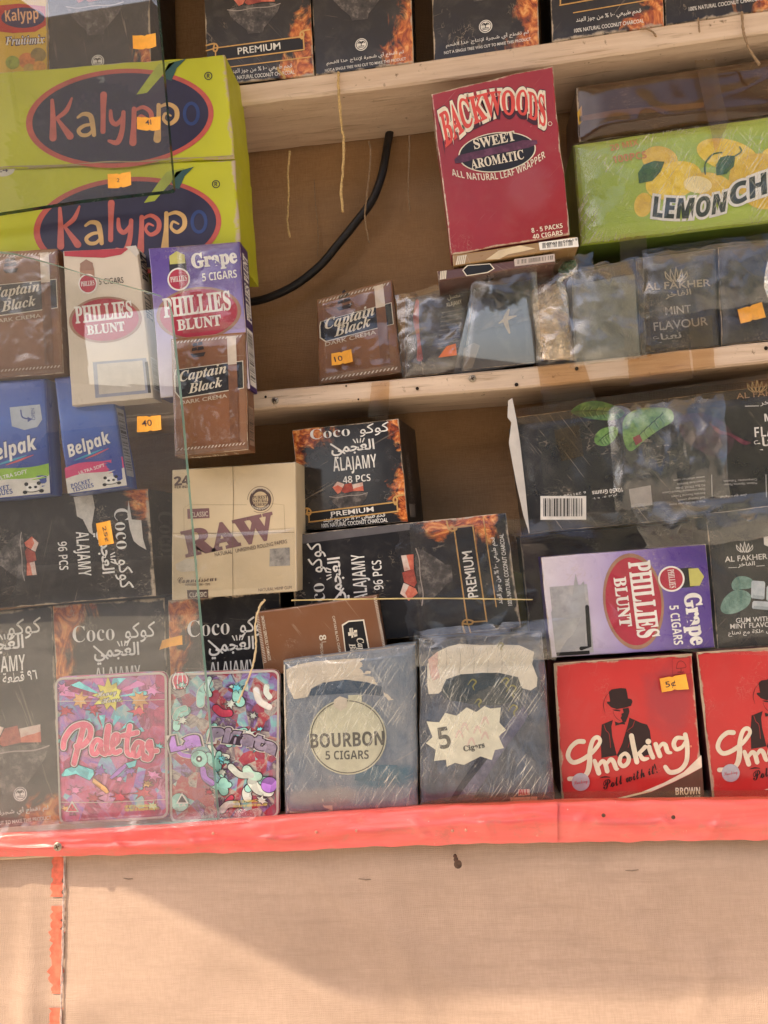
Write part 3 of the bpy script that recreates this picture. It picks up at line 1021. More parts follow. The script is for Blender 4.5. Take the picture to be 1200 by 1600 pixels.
# shading awning stretched in front of the kiosk, above the frame
Q = P(540, 1553, -0.05)
def back_along(p, D): return p+Vector((-SUN_A, -1.0, SUN_B))*D
D0 = 0.70
cA = back_along(Q, D0)
Q2 = P(100, 1338, -0.05)
dB = 0.10
cB = back_along(Q2, (Q2.z*0+ (cA.z-Q2.z)/SUN_B))
m = MB()
AW = G('cream_tarpaulin')
tl = AW.n('BsdfTranslucent', Color=(0.78, 0.60, 0.36)); df_ = AW.n('BsdfDiffuse', Color=(0.66, 0.54, 0.38)); mx = AW.n('MixShader')
AW.put(mx.inputs[0], 0.20); AW.put(mx.inputs[1], df_.outputs[0]); AW.put(mx.inputs[2], tl.outputs[0]); AW.put(AW.out.inputs[0], mx.outputs[0])
AW = AW.m
slope = (cB-cA)
cC = cB+slope*1.2 if cB.y+slope.y*1.2 < -0.07 else cB
pts = [cA, Vector((3.2, cA.y, cA.z)), Vector((3.2, -0.065, cA.z)), Vector((cB.x+slope.x*((-0.065-cB.y)/slope.y), -0.065, cB.z))]
vs = pts+[p+Vector((0, 0, 0.008)) for p in pts]
m.add(pts, [(3, 2, 1, 0)], AW)
m.build('awning', kiosk)

# street across the way (what the glass and film reflect)
def house(x0, x1, y, h, dep, wallc, label, roofc=(0.22, 0.12, 0.08)):
    e = empty('street_house', ((x0+x1)/2, y, GND), label, 'house')
    mb = MB(); mb.box((x0, y-dep, GND), (x1, y, GND+h), plain('plaster_wall', wallc, 0.9, 0, 0.15, 2)); mb.build('wall', e)
    mb = MB(); mb.box((x0-0.3, y-dep-0.3, GND+h+0.002), (x1+0.3, y+0.5, GND+h+0.25), plain('roof_sheet', roofc, 0.7, 0, 0.2, 2)); mb.build('roof', e)
    dm = plain('shutter', (0.05, 0.09, 0.13), 0.4)
    k = x0+0.8
    while k < x1-1.2:
        mb = MB(); mb.box((k, y, GND+0.9), (k+0.9, y+0.05, GND+2.1), dm); mb.build('window', e)
        k += 2.3
house(-14, -5.25, -9, 5.5, 1.0, (0.46, 0.36, 0.26), 'tall tan plastered house across the street, beside the gap with the tree')
house(-3.42, 0.2, -9, 4.2, 4, (0.30, 0.24, 0.19), 'brown plastered house in the middle of the opposite row')
house(1.30, 12, -9, 5.4, 1.0, (0.80, 0.74, 0.48), 'pale yellow house across the street with dark shutters')
ho = [o_ for o_ in bpy.data.objects if o_.name.startswith('street_house') and 'brown' in o_['label']][0]
mb = MB(); mb.box((-5.22, -10.4, GND+3.0), (-3.44, -9.05, GND+5.6), plain('blocker_boards', (0.24, 0.17, 0.12), 0.9, 0, 0.2, 3)); mb.build('reflection_blocker', ho)  # unseen block, added to keep bright sky out of the upper pane's reflection
def wall_(x0, x1, h0, h1, label):
    mb = MB(); y = -8.95
    mb.add([(x0, y, GND), (x1, y, GND), (x1, y, GND+h1), (x0, y, GND+h0), (x0, y-.2, GND), (x1, y-.2, GND), (x1, y-.2, GND+h1), (x0, y-.2, GND+h0)],
           [(0, 1, 2, 3), (7, 6, 5, 4), (3, 2, 6, 7), (0, 3, 7, 4), (1, 5, 6, 2)], plain('yard_plaster', (0.4, 0.33, 0.26), 0.9, 0, 0.15, 3))
    tag(mb.build('yard_wall', origin=((x0+x1)/2, y, GND)), label, 'wall')
wall_(-5.23, -3.44, 2.05, 1.80, 'yard wall between the tan house and the brown house')
wall_(0.22, 1.28, 2.02, 1.85, 'yard wall between the brown house and the yellow house')
LEAFM = plain('tree_leaf', (0.06, 0.09, 0.03), 0.6, 0, 0.4, 2); BARK = plain('tree_bark', (0.12, 0.08, 0.05), 0.9, 0, 0.3, 20)
def tree(x, y, z0, z1, r, label, sd):
    e = empty('street_tree', (x, y, GND), label, 'tree'); q = random.Random(sd)
    mb = MB(); mb.tube([(x-.75, y-.5, GND), (x-.7, y-.5, GND+2.6), (x-.1, y+.1, (z0+z1)/2)], [.16, .12, .05], BARK, 10); mb.build('trunk', e)
    mb = MB(); vs = []; fs = []
    for k in range(2600):
        while True:
            a, b_, c_ = q.uniform(-1, 1), q.uniform(-1, 1), q.uniform(-1, 1)
            if a*a+b_*b_+c_*c_ < 1 and mnoise.noise(Vector((a*2+sd, b_*2, c_*2))) > -.25: break
        c0 = Vector((x+a*r, y+b_*r, (z0+z1)/2+c_*(z1-z0)/2)); s_ = q.uniform(.06, .14)
        u = Vector((q.uniform(-1, 1), q.uniform(-1, 1), q.uniform(-1, 1))).normalized(); w = u.orthogonal().normalized()
        n_ = len(vs); vs += [c0-u*s_, c0+w*s_*.5, c0+u*s_, c0-w*s_*.5]; fs.append((n_, n_+1, n_+2, n_+3))
    mb.add(vs, fs, LEAFM); mb.build('crown', e)
tree(-4.2, -8.6, 2.75, 4.6, 0.85, 'leafy tree standing in the gap beside the tan house', 2)
tree(0.75, -9.6, 2.5, 4.4, 0.8, 'leafy tree standing in the gap beside the yellow house', 6)

def car(x, y, col, label, ln=3.9):
    e = empty('parked_car', (x, y, GND), label, 'car')
    paint = plain('car_paint', col, 0.25, 0.2, 0.05, 5, 0.0, 0.6)
    glassm = plain('car_window', (0.02, 0.025, 0.03), 0.08, 0, 0.1, 5, 0.0, 0.7)
    tyre = plain('tyre_rubber', (0.02, 0.02, 0.02), 0.8)
    prof = [(0, .35), (0, .75), (.25, .85), (.95, .92), (1.45, 1.42), (2.7, 1.45), (3.35, .98), (3.8, .9), (3.9, .6), (3.85, .32)]
    prof = [(a/3.9*ln, b) for a, b in prof]
    mb = MB(); n = len(prof); w = 0.82
    vs = [(x+a-ln/2, y-w*(0.86 if b > 1.2 else 1), GND+b) for a, b in prof]+[(x+a-ln/2, y+w*(0.86 if b > 1.2 else 1), GND+b) for a, b in prof]
    mb.add(vs, [(k, (k+1) % n, n+(k+1) % n, n+k) for k in range(n)]+[tuple(range(n-1, -1, -1)), tuple(n+k for k in range(n))], paint)
    mb.build('body', e)
    for xa, xb in ((1.2, 1.95), (2.05, 2.95)):
        mb = MB(); k = ln/3.9
        mb.add([(x+xa*k-ln/2, y+w*0.99, GND+.98), (x+xb*k-ln/2, y+w*0.99, GND+.98), (x+(xb-.25)*k-ln/2, y+w*0.90, GND+1.36), (x+(xa+.28)*k-ln/2, y+w*0.90, GND+1.36)], [(0, 1, 2, 3)], glassm)
        mb.build('window', e)
    for xa in (0.75, 3.1):
        mb = MB(); mb.tube([(x+xa/3.9*ln-ln/2, y+w-0.2, GND+.31), (x+xa/3.9*ln-ln/2, y+w+0.02, GND+.31)], 0.31, tyre, 18); mb.build('wheel', e)
car(-2.95, -6.3, (0.025, 0.028, 0.035), 'black parked car across the street behind the viewer')
car(-0.9, -7.4, (0.30, 0.42, 0.52), 'pale blue parked car behind the black one', 3.6)

# ================================================================== goods
FILM = film_mat('cellophane', (0.97, 0.965, 0.955), 1.6, 0.12, 0.006, (55, 0.4), 0.0, speck=0.05)
WRAP = film_mat('crumpled_cellophane', (0.96, 0.95, 0.93), 2.0, 0.07, 0.006, (40, 0.4), 0.2, speck=0.06, fold=0.30, dirt_glint=(0.78, 0.74, 0.62))
TAPE = film_mat('packing_tape', (0.86, 0.74, 0.58), 0.7, 0.14, 0.025, (60, 0.3), 0.0, speck=0.25)
CW = (0.80, 0.77, 0.71)
iW = ink(CW); iK = ink(BLACK, 0.35); iG = ink(GOLD, 0.3, 0.4); iCr = ink(CREAM)
CARDBACK = plain('raw_cardboard', (0.42, 0.31, 0.21), 0.85, 0, 0.2, 60)

def cube_mat(cols, name):
    g = G(name)
    o = g.obj()
    n = g.noise(o, 110, 5, 0.65)
    n2 = g.noise(o, 300, 3, 0.6)
    c = g.ramp(g.math('ADD', g.math('MULTIPLY', n, 0.8), g.math('MULTIPLY', n2, 0.2)), [(0.3, cols[0]), (0.5, cols[1]), (0.7, cols[2])])
    return g.final(c, 0.4)
CUBE_A = cube_mat([(0.35, 0.05, 0.03), (0.62, 0.14, 0.08), (0.75, 0.32, 0.2)], 'ember_print')
CUBE_B = cube_mat([(0.45, 0.2, 0.15), (0.66, 0.50, 0.42), (0.75, 0.68, 0.6)], 'ash_print')
CUBE_C = cube_mat([(0.16, 0.02, 0.015), (0.36, 0.06, 0.04), (0.5, 0.14, 0.08)], 'dark_ember_print')
BOWL = cube_mat([(0.012, 0.011, 0.011), (0.07, 0.06, 0.055), (0.30, 0.26, 0.23)], 'bowl_print')

def charcoal_bowl(b, cx, v, w, mp, part='picture_print', bowl=True, hb=None):
    """three glowing cubes over a glass bowl; w is the width of the bowl"""
    k = w
    def pl(pts, m, z=1): b.poly(part, [(cx+x*k, v+y*k) for x, y in pts], m, z, mp)
    pl([(-.40, -.30), (-.26, -.44), (-.08, -.36), (-.20, -.16), (-.28, -.13)], CUBE_A, 1)
    pl([(-.37, -.31), (-.26, -.44), (-.08, -.36), (-.13, -.27), (-.26, -.35)], CUBE_B, 2)
    pl([(-.17, -.18), (-.07, -.35), (.10, -.37), (.14, -.16), (-.1, -.13)], CUBE_C, 1)
    pl([(.12, -.33), (.40, -.36), (.40, -.14), (.14, -.16)], CUBE_A, 2)
    pl([(.12, -.33), (.40, -.36), (.40, -.27), (.30, -.25), (.22, -.24), (.14, -.22)], CUBE_B, 3)
    if bowl:
        h = hb or .46
        pl([(-.5, -.08), (-.3, -.12), (.3, -.13), (.5, -.08), (.44, .06), (.30, h*.5), (.17, h*.8), (.15, h), (-.13, h), (-.16, h*.8), (-.30, h*.5), (-.44, .06)], BOWL, 1)
        b.line(part, [(cx-.5*k, v-.08*k), (cx-.3*k, v-.04*k), (cx, v-.06*k), (cx+.3*k, v-.05*k), (cx+.5*k, v-.09*k)], [0.008*k*2]*5, ink((0.4, 0.34, 0.3)), 2, mp)

def ribbon(b, v0, v1, u0, u1, mp, part='banner_print'):
    """gold-edged scroll between heights v0 and v1 (art units)"""
    h = v1-v0; w = 0.012
    b.rect(part, u0+.07, v0, u1-.07, v1, iK, 1, mp)
    for (v, d) in ((v0, 0.0), (v1, 0.0)):
        b.line(part, [(u0+.06, v+.012), ((u0+u1)/2, v), (u1-.06, v-.012)], w, iG, 2, mp)
    b.line(part, [(u0-.02, v0-.02), (u0+.06, v0-.03), (u0+.09, v0+.0), (u0+.075, v0+h*.35), (u0+.05, v0+h*.25), (u0+.06, v0-.02)], w*1.3, iG, 3, mp)
    b.line(part, [(u0-.02, v0+.03), (u0+.04, v0+.02)], w, iG, 3, mp)
    b.line(part, [(u1+.0, v0-.07), (u1-.07, v0-.06), (u1-.09, v0-.03), (u1-.075, v0+.01), (u1-.055, v0-.03), (u1-.07, v0-.06)], w*1.3, iG, 3, mp)
    b.line(part, [(u1-.06, v1-.01), (u1-.062, v0-.01)], w, iG, 3, mp)
    b.line(part, [(u0+.065, v1), (u0+.068, v0+h*.4)], w, iG, 3, mp)

def kufi(b, u0, u1, v, h, mp):
    b.text('lettering', 'العجمي', (u0, v+h*.22), (u1, v+h*.22), h*1.15, iW, 2, None, 0.022, mp=mp, ar=True)
    cx = u0+(u1-u0)*.66
    for k in range(4):
        b.line('lettering', [(cx+(k-1.5)*.022, v-h*.78), (cx+(k-1.5)*.034, v-h*1.03)], .011, iW, 3, mp, False)
    b.line('lettering', [(u0+.0, v-h*.85), (u0+(u1-u0)*.30, v-h*.1)], .016, iW, 3, mp, False)

def alajamy(b, u0, u1, v, h, mp):
    b.text('lettering', 'ALAJAMY', (u0, v), (u1, v), h, iW, 2, 'sans', -0.008, mp=mp)

COCO_SIDE = card((0.012, 0.010, 0.011), 0.35, 0.8)
def coco(name, label, quad, Y, th, flames, vs, group='black charcoal cartons', pcs=None, banner=None, emblem=None, nat=None, bowl=None, wear=1.0, bulge=0.0, top=True, rough=0.32, coat=0.25, side=None):
    b = Carton(name, label, 'charcoal carton', quad, Y, th, card((0.013, 0.011, 0.012), rough, wear, flames, coat=coat), side or COCO_SIDE, group, bulge, nu=18, nv=24)
    a = b.art; H = b.H
    V = lambda f: f*H
    if top:
        v = V(vs['coco']); h = vs.get('h', .135)
        b.text('lettering', 'Coco', (.17, v), (.55, v), h, iW, 2, 'serif', -0.008, mp=a)
        b.text('lettering', 'كوكو', (.64, v+h*.25), (.91, v+h*.25), h*1.2, iW, 2, None, 0.006, mp=a, ar=True)
        kufi(b, .36, .76, V(vs['kufi']), vs.get('kh', .15), a)
        alajamy(b, .36, .77, V(vs['jamy']), vs.get('jh', .12), a)
        if pcs:
            b.text('lettering', pcs, (.44, V(vs['pcs'])), (.70, V(vs['pcs'])), vs.get('ph', .065), iW, 2, 'sans', -0.01, mp=a)
    if bowl: charcoal_bowl(b, bowl[0], V(bowl[1]), bowl[2], a, hb=bowl[3] if len(bowl) > 3 else None)
    if banner:
        ribbon(b, V(banner[0]), V(banner[1]), .02, .98, a)
        vm = V(banner[1])-(V(banner[1])-V(banner[0]))*.22
        b.text('banner_lettering', 'PREMIUM', (.30, vm), (.70, vm-.012), (V(banner[1])-V(banner[0]))*.52, iW, 3, None, 0.012, mp=a)
        if len(banner) > 2: b.line('banner_print', [(.2, V(banner[2])), (.6, V(banner[2])-.01), (.98, V(banner[2])-.02)], .01, iG, 2, a)
    if emblem:
        u, v, r = emblem[0], V(emblem[1]), emblem[2]
        b.ell('emblem', u, v, r, r, iW, 1, mp=a); b.ell('emblem', u, v, r*.86, r*.86, iK, 2, mp=a); b.ell('emblem', u, v, r*.76, r*.76, iW, 3, mp=a)
        for dx in (-.5, -.25, .25, .5): b.line('emblem', [(u, v-.1*r), (u+dx*r*.6, v-.45*r), (u+dx*r*1.05, v-.2*r)], r*.14, iK, 4, a)
        b.line('emblem', [(u, v-.15*r), (u, v+.25*r)], r*.12, iK, 4, a, False)
        for dy in (.28, .48): b.line('emblem', [(u-.45*r, v+dy*r), (u+.45*r, v+dy*r)], r*.1, iK, 4, a, False)
    if nat == 'emblem':
        v = V(emblem[1])
        b.text('foot_lettering', 'لم تقطع أي شجرة لإنتاج هذا الفحم', (.12, V(emblem[3])), (.90, V(emblem[3])-.02), .058, iW, 2, None, 0.008, mp=a, ar=True)
        b.text('foot_lettering', 'NOT A SINGLE TREE WAS CUT TO MAKE THIS PRODUCT', (.10, V(emblem[4])), (.92, V(emblem[4])-.02), .028, iW, 2, None, 0.01, mp=a)
    elif nat:
        b.text('foot_lettering', 'فحم طبيعي ١٠٠ % من جوز الهند', (.22, V(nat[0])), (.80, V(nat[0])), .062, iW, 2, None, 0.008, mp=a, ar=True)
        b.text('foot_lettering', '100% NATURAL COCONUT CHARCOAL', (.20, V(nat[1])), (.82, V(nat[1])), .036, iW, 2, None, 0.008, mp=a)
    return b

# ---- top shelf, charcoal cartons standing in a row
VT = dict(coco=.13, kufi=.22, jamy=.32, pcs=.40)
FT = [(0, .05, .3, .2), (1.0, .84, .22, .16), (.95, .98, .3, .1)]
b = Carton('juice_carton', 'small yellow juice carton with red and blue oval, standing on the top shelf', 'juice carton',
           [(-80, -45), (72, -52), (74, 117), (-78, 125)], 0.004, 0.06, card((0.72, 0.46, 0.03), 0.35, 0.6), None)
b.poly('emblem', [(-40, 12), (30, 6), (71, 10), (72, 40), (55, 50), (20, 52), (-40, 45)], ink((0.50, 0.035, 0.03)), 1)
b.ell('emblem', 36, 28, 34, 16, ink((0.03, 0.025, 0.10)), 2)
b.text('lettering', 'Kalypp', (9, 34), (61, 30), 17, ink((0.8, 0.45, 0.25)), 3, 'sans')
b.text('lettering', 'Fruitimix', (8, 72), (71, 68), 14, ink((0.06, 0.03, 0.10)), 2, 'serifi', 0.05)
b.text('lettering', 'Fruitimix', (9, 71), (70, 68), 13, ink((0.80, 0.78, 0.74)), 3, 'serifi', 0.0)
for (x, y, r, c) in ((20, 98, 11, (0.30, 0.36, 0.04)), (42, 95, 13, (0.62, 0.20, 0.04)), (62, 105, 10, (0.65, 0.30, 0.04)), (60, 86, 12, (0.28, 0.20, 0.05)), (46, 108, 9, (0.45, 0.3, 0.05))):
    b.ell('fruit_print', x, y, r, r*.95, cube_mat([mul(c, .5), c, mul(c, 1.3)], 'fruit_print'), 1+int(x) % 3)
b.done()
EM = (.5, .895, .07, .945, .968)
b = coco('charcoal_carton', 'black charcoal carton on the top shelf between yellow juice carton and dark gap', [(70, -175), (230, -186), (236, 140), (76, 152)], 0.006, 0.075,
         [(1.0, .84, .2, .12)], VT, emblem=(.49, .848, .062, .93, .955), bowl=(.47, .60, .56, .44)); b.done()
b = coco('charcoal_carton', 'black charcoal carton with PREMIUM scroll beside the green cartons on top shelf', [(309, -200), (473, -222), (491, 118), (325, 134)], 0.004, 0.08,
         FT, VT, banner=(.825, .885, .925), nat=(.965, .985), bowl=(.47, .68, .5, .42)); b.done()
b = coco('charcoal_carton', 'black charcoal carton with bowl and round tree seal, above hanging brown thread', [(476, -218), (634, -238), (647, 99), (493, 118)], 0.006, 0.08,
         FT, VT, emblem=(.48, .885, .063, .965, .99), nat='emblem', bowl=(.47, .655, .56, .46)); b.done()
b = coco('charcoal_carton', 'black charcoal carton with round tree seal directly above red cigar box', [(668, -240), (834, -262), (843, 73), (678, 96)], 0.006, 0.08,
         FT, VT, emblem=(.5, .873, .063, .95, .975), nat='emblem', bowl=(.47, .63, .56, .46)); b.done()
b = coco('charcoal_carton', 'black charcoal carton with PREMIUM scroll above the green lemon box', [(850, -268), (1027, -292), (1038, 40), (863, 66)], 0.004, 0.08,
         FT, VT, banner=(.77, .83, .88), nat=(.935, .972), bowl=(.47, .62, .5, .42)); b.done()
b = coco('charcoal_carton', 'black charcoal carton cut off by the edge, at the end of the top row', [(1030, -292), (1212, -318), (1226, 12), (1040, 40)], 0.008, 0.08,
         FT, VT, banner=(.70, .77, .83), nat=(.90, .95), bowl=(.47, .5, .5, .42)); b.done()

# ---- juice cartons
iRing = ink((0.50, 0.085, 0.06)); iNavy = ink((0.018, 0.014, 0.045)); iPink = ink((0.52, 0.12, 0.09)); iBu = ink((0.62, 0.38, 0.14))
def kalypp(quad, Y, label, dx, dy, num):
    b = Carton('juice_case', label, 'juice case', quad, Y, 0.058,
               card((0.54, 0.55, 0.012), 0.5, 0.9, scuff=0.4, dust=0.05), card((0.48, 0.48, 0.02), 0.5, 0.5), 'green juice cases', nu=26, nv=14, wob=0.0011, radius=0.002)
    z = lambda pts: Zm(1/3, dx/3, dy/3, pts)
    def L(pts, w, m, zz=4, part='logo_lettering'): b.line(part, z(pts), [q/3 for q in w] if isinstance(w, (list, tuple)) else w/3, m, zz)
    c = z([(562, 555)])[0]
    b.ell('logo_oval', c[0], c[1], 147, 77, iRing, 1, -0.075, n=64)
    b.ell('logo_oval', c[0]+1, c[1], 138, 70, iNavy, 2, -0.075, n=64)
    b.poly('leaf_print', z([(640, 445), (700, 360), (745, 300), (830, 282), (770, 345), (690, 436)]), ink((0.36, 0.42, 0.03)), 3)
    b.poly('leaf_print', z([(768, 345), (790, 300), (875, 275), (830, 320), (805, 380), (780, 372)]), ink((0.02, 0.085, 0.075)), 3)
    L([(246, 472), (250, 560), (250, 648)], [17, 26, 34], iPink)
    L([(338, 462), (312, 520), (268, 556)], [10, 22, 16], iPink)
    L([(268, 556), (300, 600), (330, 640)], [14, 24, 34], iPink)
    L([(366, 552), (392, 536), (425, 545), (436, 590), (442, 634)], [12, 18, 24, 24, 20], iBu)
    L([(436, 585), (398, 590), (370, 612), (384, 634), (416, 632), (438, 606)], [12, 16, 18, 18, 16, 10], iBu)
    L([(487, 446), (485, 530), (484, 618)], [32, 24, 24], iPink)
    L([(520, 522), (524, 566), (546, 584), (570, 560), (582, 530)], [16, 22, 22, 18, 12], iPink)
    L([(580, 528), (574, 610), (552, 668), (512, 662)], [20, 24, 26, 14], iPink)
    L([(630, 512), (628, 590), (624, 670)], [22, 24, 34], iPink)
    L([(634, 520), (672, 504), (708, 530), (706, 574), (672, 594), (648, 570), (660, 544), (684, 552)], [12, 18, 22, 22, 18, 14, 12, 8], iPink)
    L([(745, 494), (744, 570), (738, 654)], [20, 22, 36], iBu)
    L([(750, 502), (790, 490), (826, 512), (828, 556), (796, 582), (768, 562), (776, 534), (802, 544)], [12, 18, 22, 22, 18, 14, 12, 8], iBu)
    b.line('logo_lettering', [(c[0]+112+32/3*math.cos(a*.5236), c[1]-7+16*math.sin(a*.5236)) for a in range(12)], 5.2, ink((0.02, 0.045, 0.17)), 4, closed=True)
    r = z([(977, 357)])[0]
    b.line('seal_print', [(r[0]+5.6*math.cos(a*.5236), r[1]+5.6*math.sin(a*.5236)) for a in range(12)], 1.4, iK, 2, closed=True)
    b.text('seal_print', 'R', (r[0]-2.4, r[1]+3), (r[0]+2.4, r[1]+3), 6.4, iK, 2, 'sans')
    if num:
        b.ell('count_badge', 3, 265, 20, 11, ink((0.6, 0.56, 0.44)), 1); b.text('lettering', '24', (-4, 270), (13, 269), 9, ink((0.05, 0.04, 0.08)), 2, 'sans')
    b.line('seam_line', [(quad[3][0]+3, quad[3][1]-2)]+[(quad[3][0]+(quad[2][0]-quad[3][0])*k/9, quad[3][1]+(quad[2][1]-quad[3][1])*k/9-1.5+1.2*math.sin(k*2.3+dx)) for k in range(1, 9)]+[(quad[2][0]-2, quad[2][1]-2)], [1.2, 2.6, 1.4, 2.8, 1.0, 2.4, 1.8, 3.0, 1.4, 2.2], ink((0.34, 0.27, 0.13)), 3)
    b.done()
kalypp([(-90, 119), (351, 85), (366, 246), (-82, 268)], -0.052, 'upper green juice case with navy oval logo, stacked on another', 0, 0, False)
kalypp([(-82, 268), (366, 249), (378, 416), (-70, 432)], -0.050, 'lower green juice case with navy oval logo behind the cigar packs', 36, 507, True)
b = Carton('storage_box', 'plain brown cardboard box holding up the green juice cases', 'box', [(-60, 430), (330, 420), (335, 640), (-55, 670)], -0.01, 0.07, card((0.36, 0.25, 0.15), 0.8, 0.5)); b.done()

# ---- cigar packs of several kinds
iMar = ink((0.42, 0.028, 0.055), 0.3); iBrz = ink((0.35, 0.19, 0.12)); iPur = ink((0.07, 0.025, 0.20))
def cigar_pack(name, label, quad, Y, th, grape, group, strip=True):
    if grape:
        fr = card((0.3, 0.2, 0.5), 0.28, 0.4, grad=[(0.0, (0.085, 0.035, 0.26)), (0.22, (0.12, 0.06, 0.33)), (0.5, (0.36, 0.27, 0.56)), (0.78, (0.60, 0.52, 0.66)), (1, (0.68, 0.62, 0.68))], coat=0.3, dust=0.1)
        sd = card((0.045, 0.018, 0.13), 0.35, 0.3)
    else:
        fr = card((0.70, 0.60, 0.47), 0.45, 0.4, dust=0.2)
        sd = card((0.66, 0.57, 0.45), 0.5, 0.4)
    b = Carton(name, label, 'cigar pack', quad, Y, th, fr, sd, group, nu=14, nv=20)
    a = b.art; H = b.H
    if grape:
        b.text('lettering', 'Grape', (.47, .17*H-.02), (.96, .155*H-.02), .155, iW, 2, 'serif', 0.03, mp=a)
        b.text('lettering', '5 CIGARS', (.57, .265*H-.02), (.95, .258*H-.02), .085, iW, 2, 'sans', 0.0, mp=a)
    else:
        b.poly('band_print', [(0.02, .005*H), (.9, .005*H), (.78, .045*H), (.55, .06*H), (.3, .05*H), (.02, .035*H)], ink((0.40, 0.03, 0.045)), 1, a)
        b.text('lettering', '5 CIGARS', (.46, .235*H), (.78, .232*H), .075, iK, 2, None, 0.0, mp=a)
    # cigar end with round seal
    cu, cv = .31, .225*H
    b.line('picture_print', [(cu, cv-.19), (cu, cv-.05)], .19, ink((0.36, 0.20, 0.13)) if not grape else iK, 1, a, False)
    b.poly('picture_print', [(cu-.085, cv-.26), (cu, cv-.31), (cu+.085, cv-.26), (cu+.085, cv-.17), (cu-.085, cv-.17)], ink((0.5, 0.47, 0.12)) if grape else ink((0.28, 0.16, 0.11)), 2, a)
    b.ell('seal_print', cu, cv, .125, .125, iW, 3, mp=a); b.ell('seal_print', cu, cv, .108, .108, iMar, 4, mp=a)
    b.text('seal_print', 'PHILLIES', (cu-.09, cv+.028), (cu+.09, cv+.022), .06, iW, 5, 'serif', 0.0, mp=a)
    b.ell('logo_oval', .5, .465*H, .47, .475*.61, iBrz, 1, mp=a); b.ell('logo_oval', .5, .465*H, .43, .435*.61, iMar, 2, mp=a)
    b.text('logo_lettering', 'PHILLIES', (.12, .49*H-.03), (.86, .475*H-.03), .205, iW, 3, 'serif', 0.022, mp=a)
    b.text('logo_lettering', 'BLUNT', (.26, .49*H+.125), (.74, .48*H+.125), .115, iW, 3, 'serif', 0.02, mp=a)
    b.rect('window_print', .30, .735*H, .97, .965*H, cube_mat([(0.24, 0.24, 0.26), (0.38, 0.37, 0.38), (0.52, 0.50, 0.49)], 'window_print') if grape else ink((0.30, 0.31, 0.38)), 1, a)
    if not grape: b.rect('window_print', .35, .75*H, .92, .945*H, ink((0.56, 0.50, 0.42)), 2, a)
    b.rect('window_print', .95, .76*H, .985, .965*H, iK, 2, a)
    return b
b = cigar_pack('cigar_pack', 'cream cigar pack with maroon oval, beside the purple pack behind glass', [(98, 392), (214, 386), (239, 622), (112, 634)], -0.070, 0.022, False, 'oval logo cigar packs')
sd = b.side('R')
b.text('lettering', 'PHILLIES BLUNT', (.85, .46), (.85, .02), .62, iK, 2, 'serif', 0.03, mp=sd)
b.barcode(.15, .72, .85, .94, mp=sd, vert=True, n=26)
b.poly('flap', [(196, 386), (213, 384), (218, 396), (213, 402), (204, 392)], ink((0.55, 0.50, 0.44)), 6)
b.done()
b = cigar_pack('cigar_pack', 'upright purple grape cigar pack standing by the green juice cases', [(232, 388), (374, 377), (390, 607), (250, 622)], -0.068, 0.026, True, 'oval logo cigar packs')
sd = b.side('R')
b.text('lettering', 'PHILLIES BLUNT', (.85, .52), (.85, .06), .6, iW, 2, 'serif', 0.03, mp=sd)
b.barcode(.1, .58, .9, .97, mp=sd, vert=True, n=30)
b.wrap(WRAP, 0.002, 0.003, 30, uv0=(.3, 0, 1, .6))
b.done()
b = cigar_pack('cigar_pack', 'purple grape cigar pack lying on its side above the red boxes', [(1103, 850), (1118, 1012), (861, 1028), (845, 871)], -0.022, 0.03, True, 'oval logo cigar packs')
b.poly('worn_patch', [(861, 956), (868, 948), (872, 920), (876, 952), (886, 964), (893, 940), (899, 896), (904, 918), (912, 908), (916, 950), (914, 1010), (868, 1018)], ink((0.36, 0.36, 0.37)), 4)
b.line('bracket_print', [(917, 948), (921, 1010), (908, 1013)], 6, iK, 5, smooth=False)
b.done()

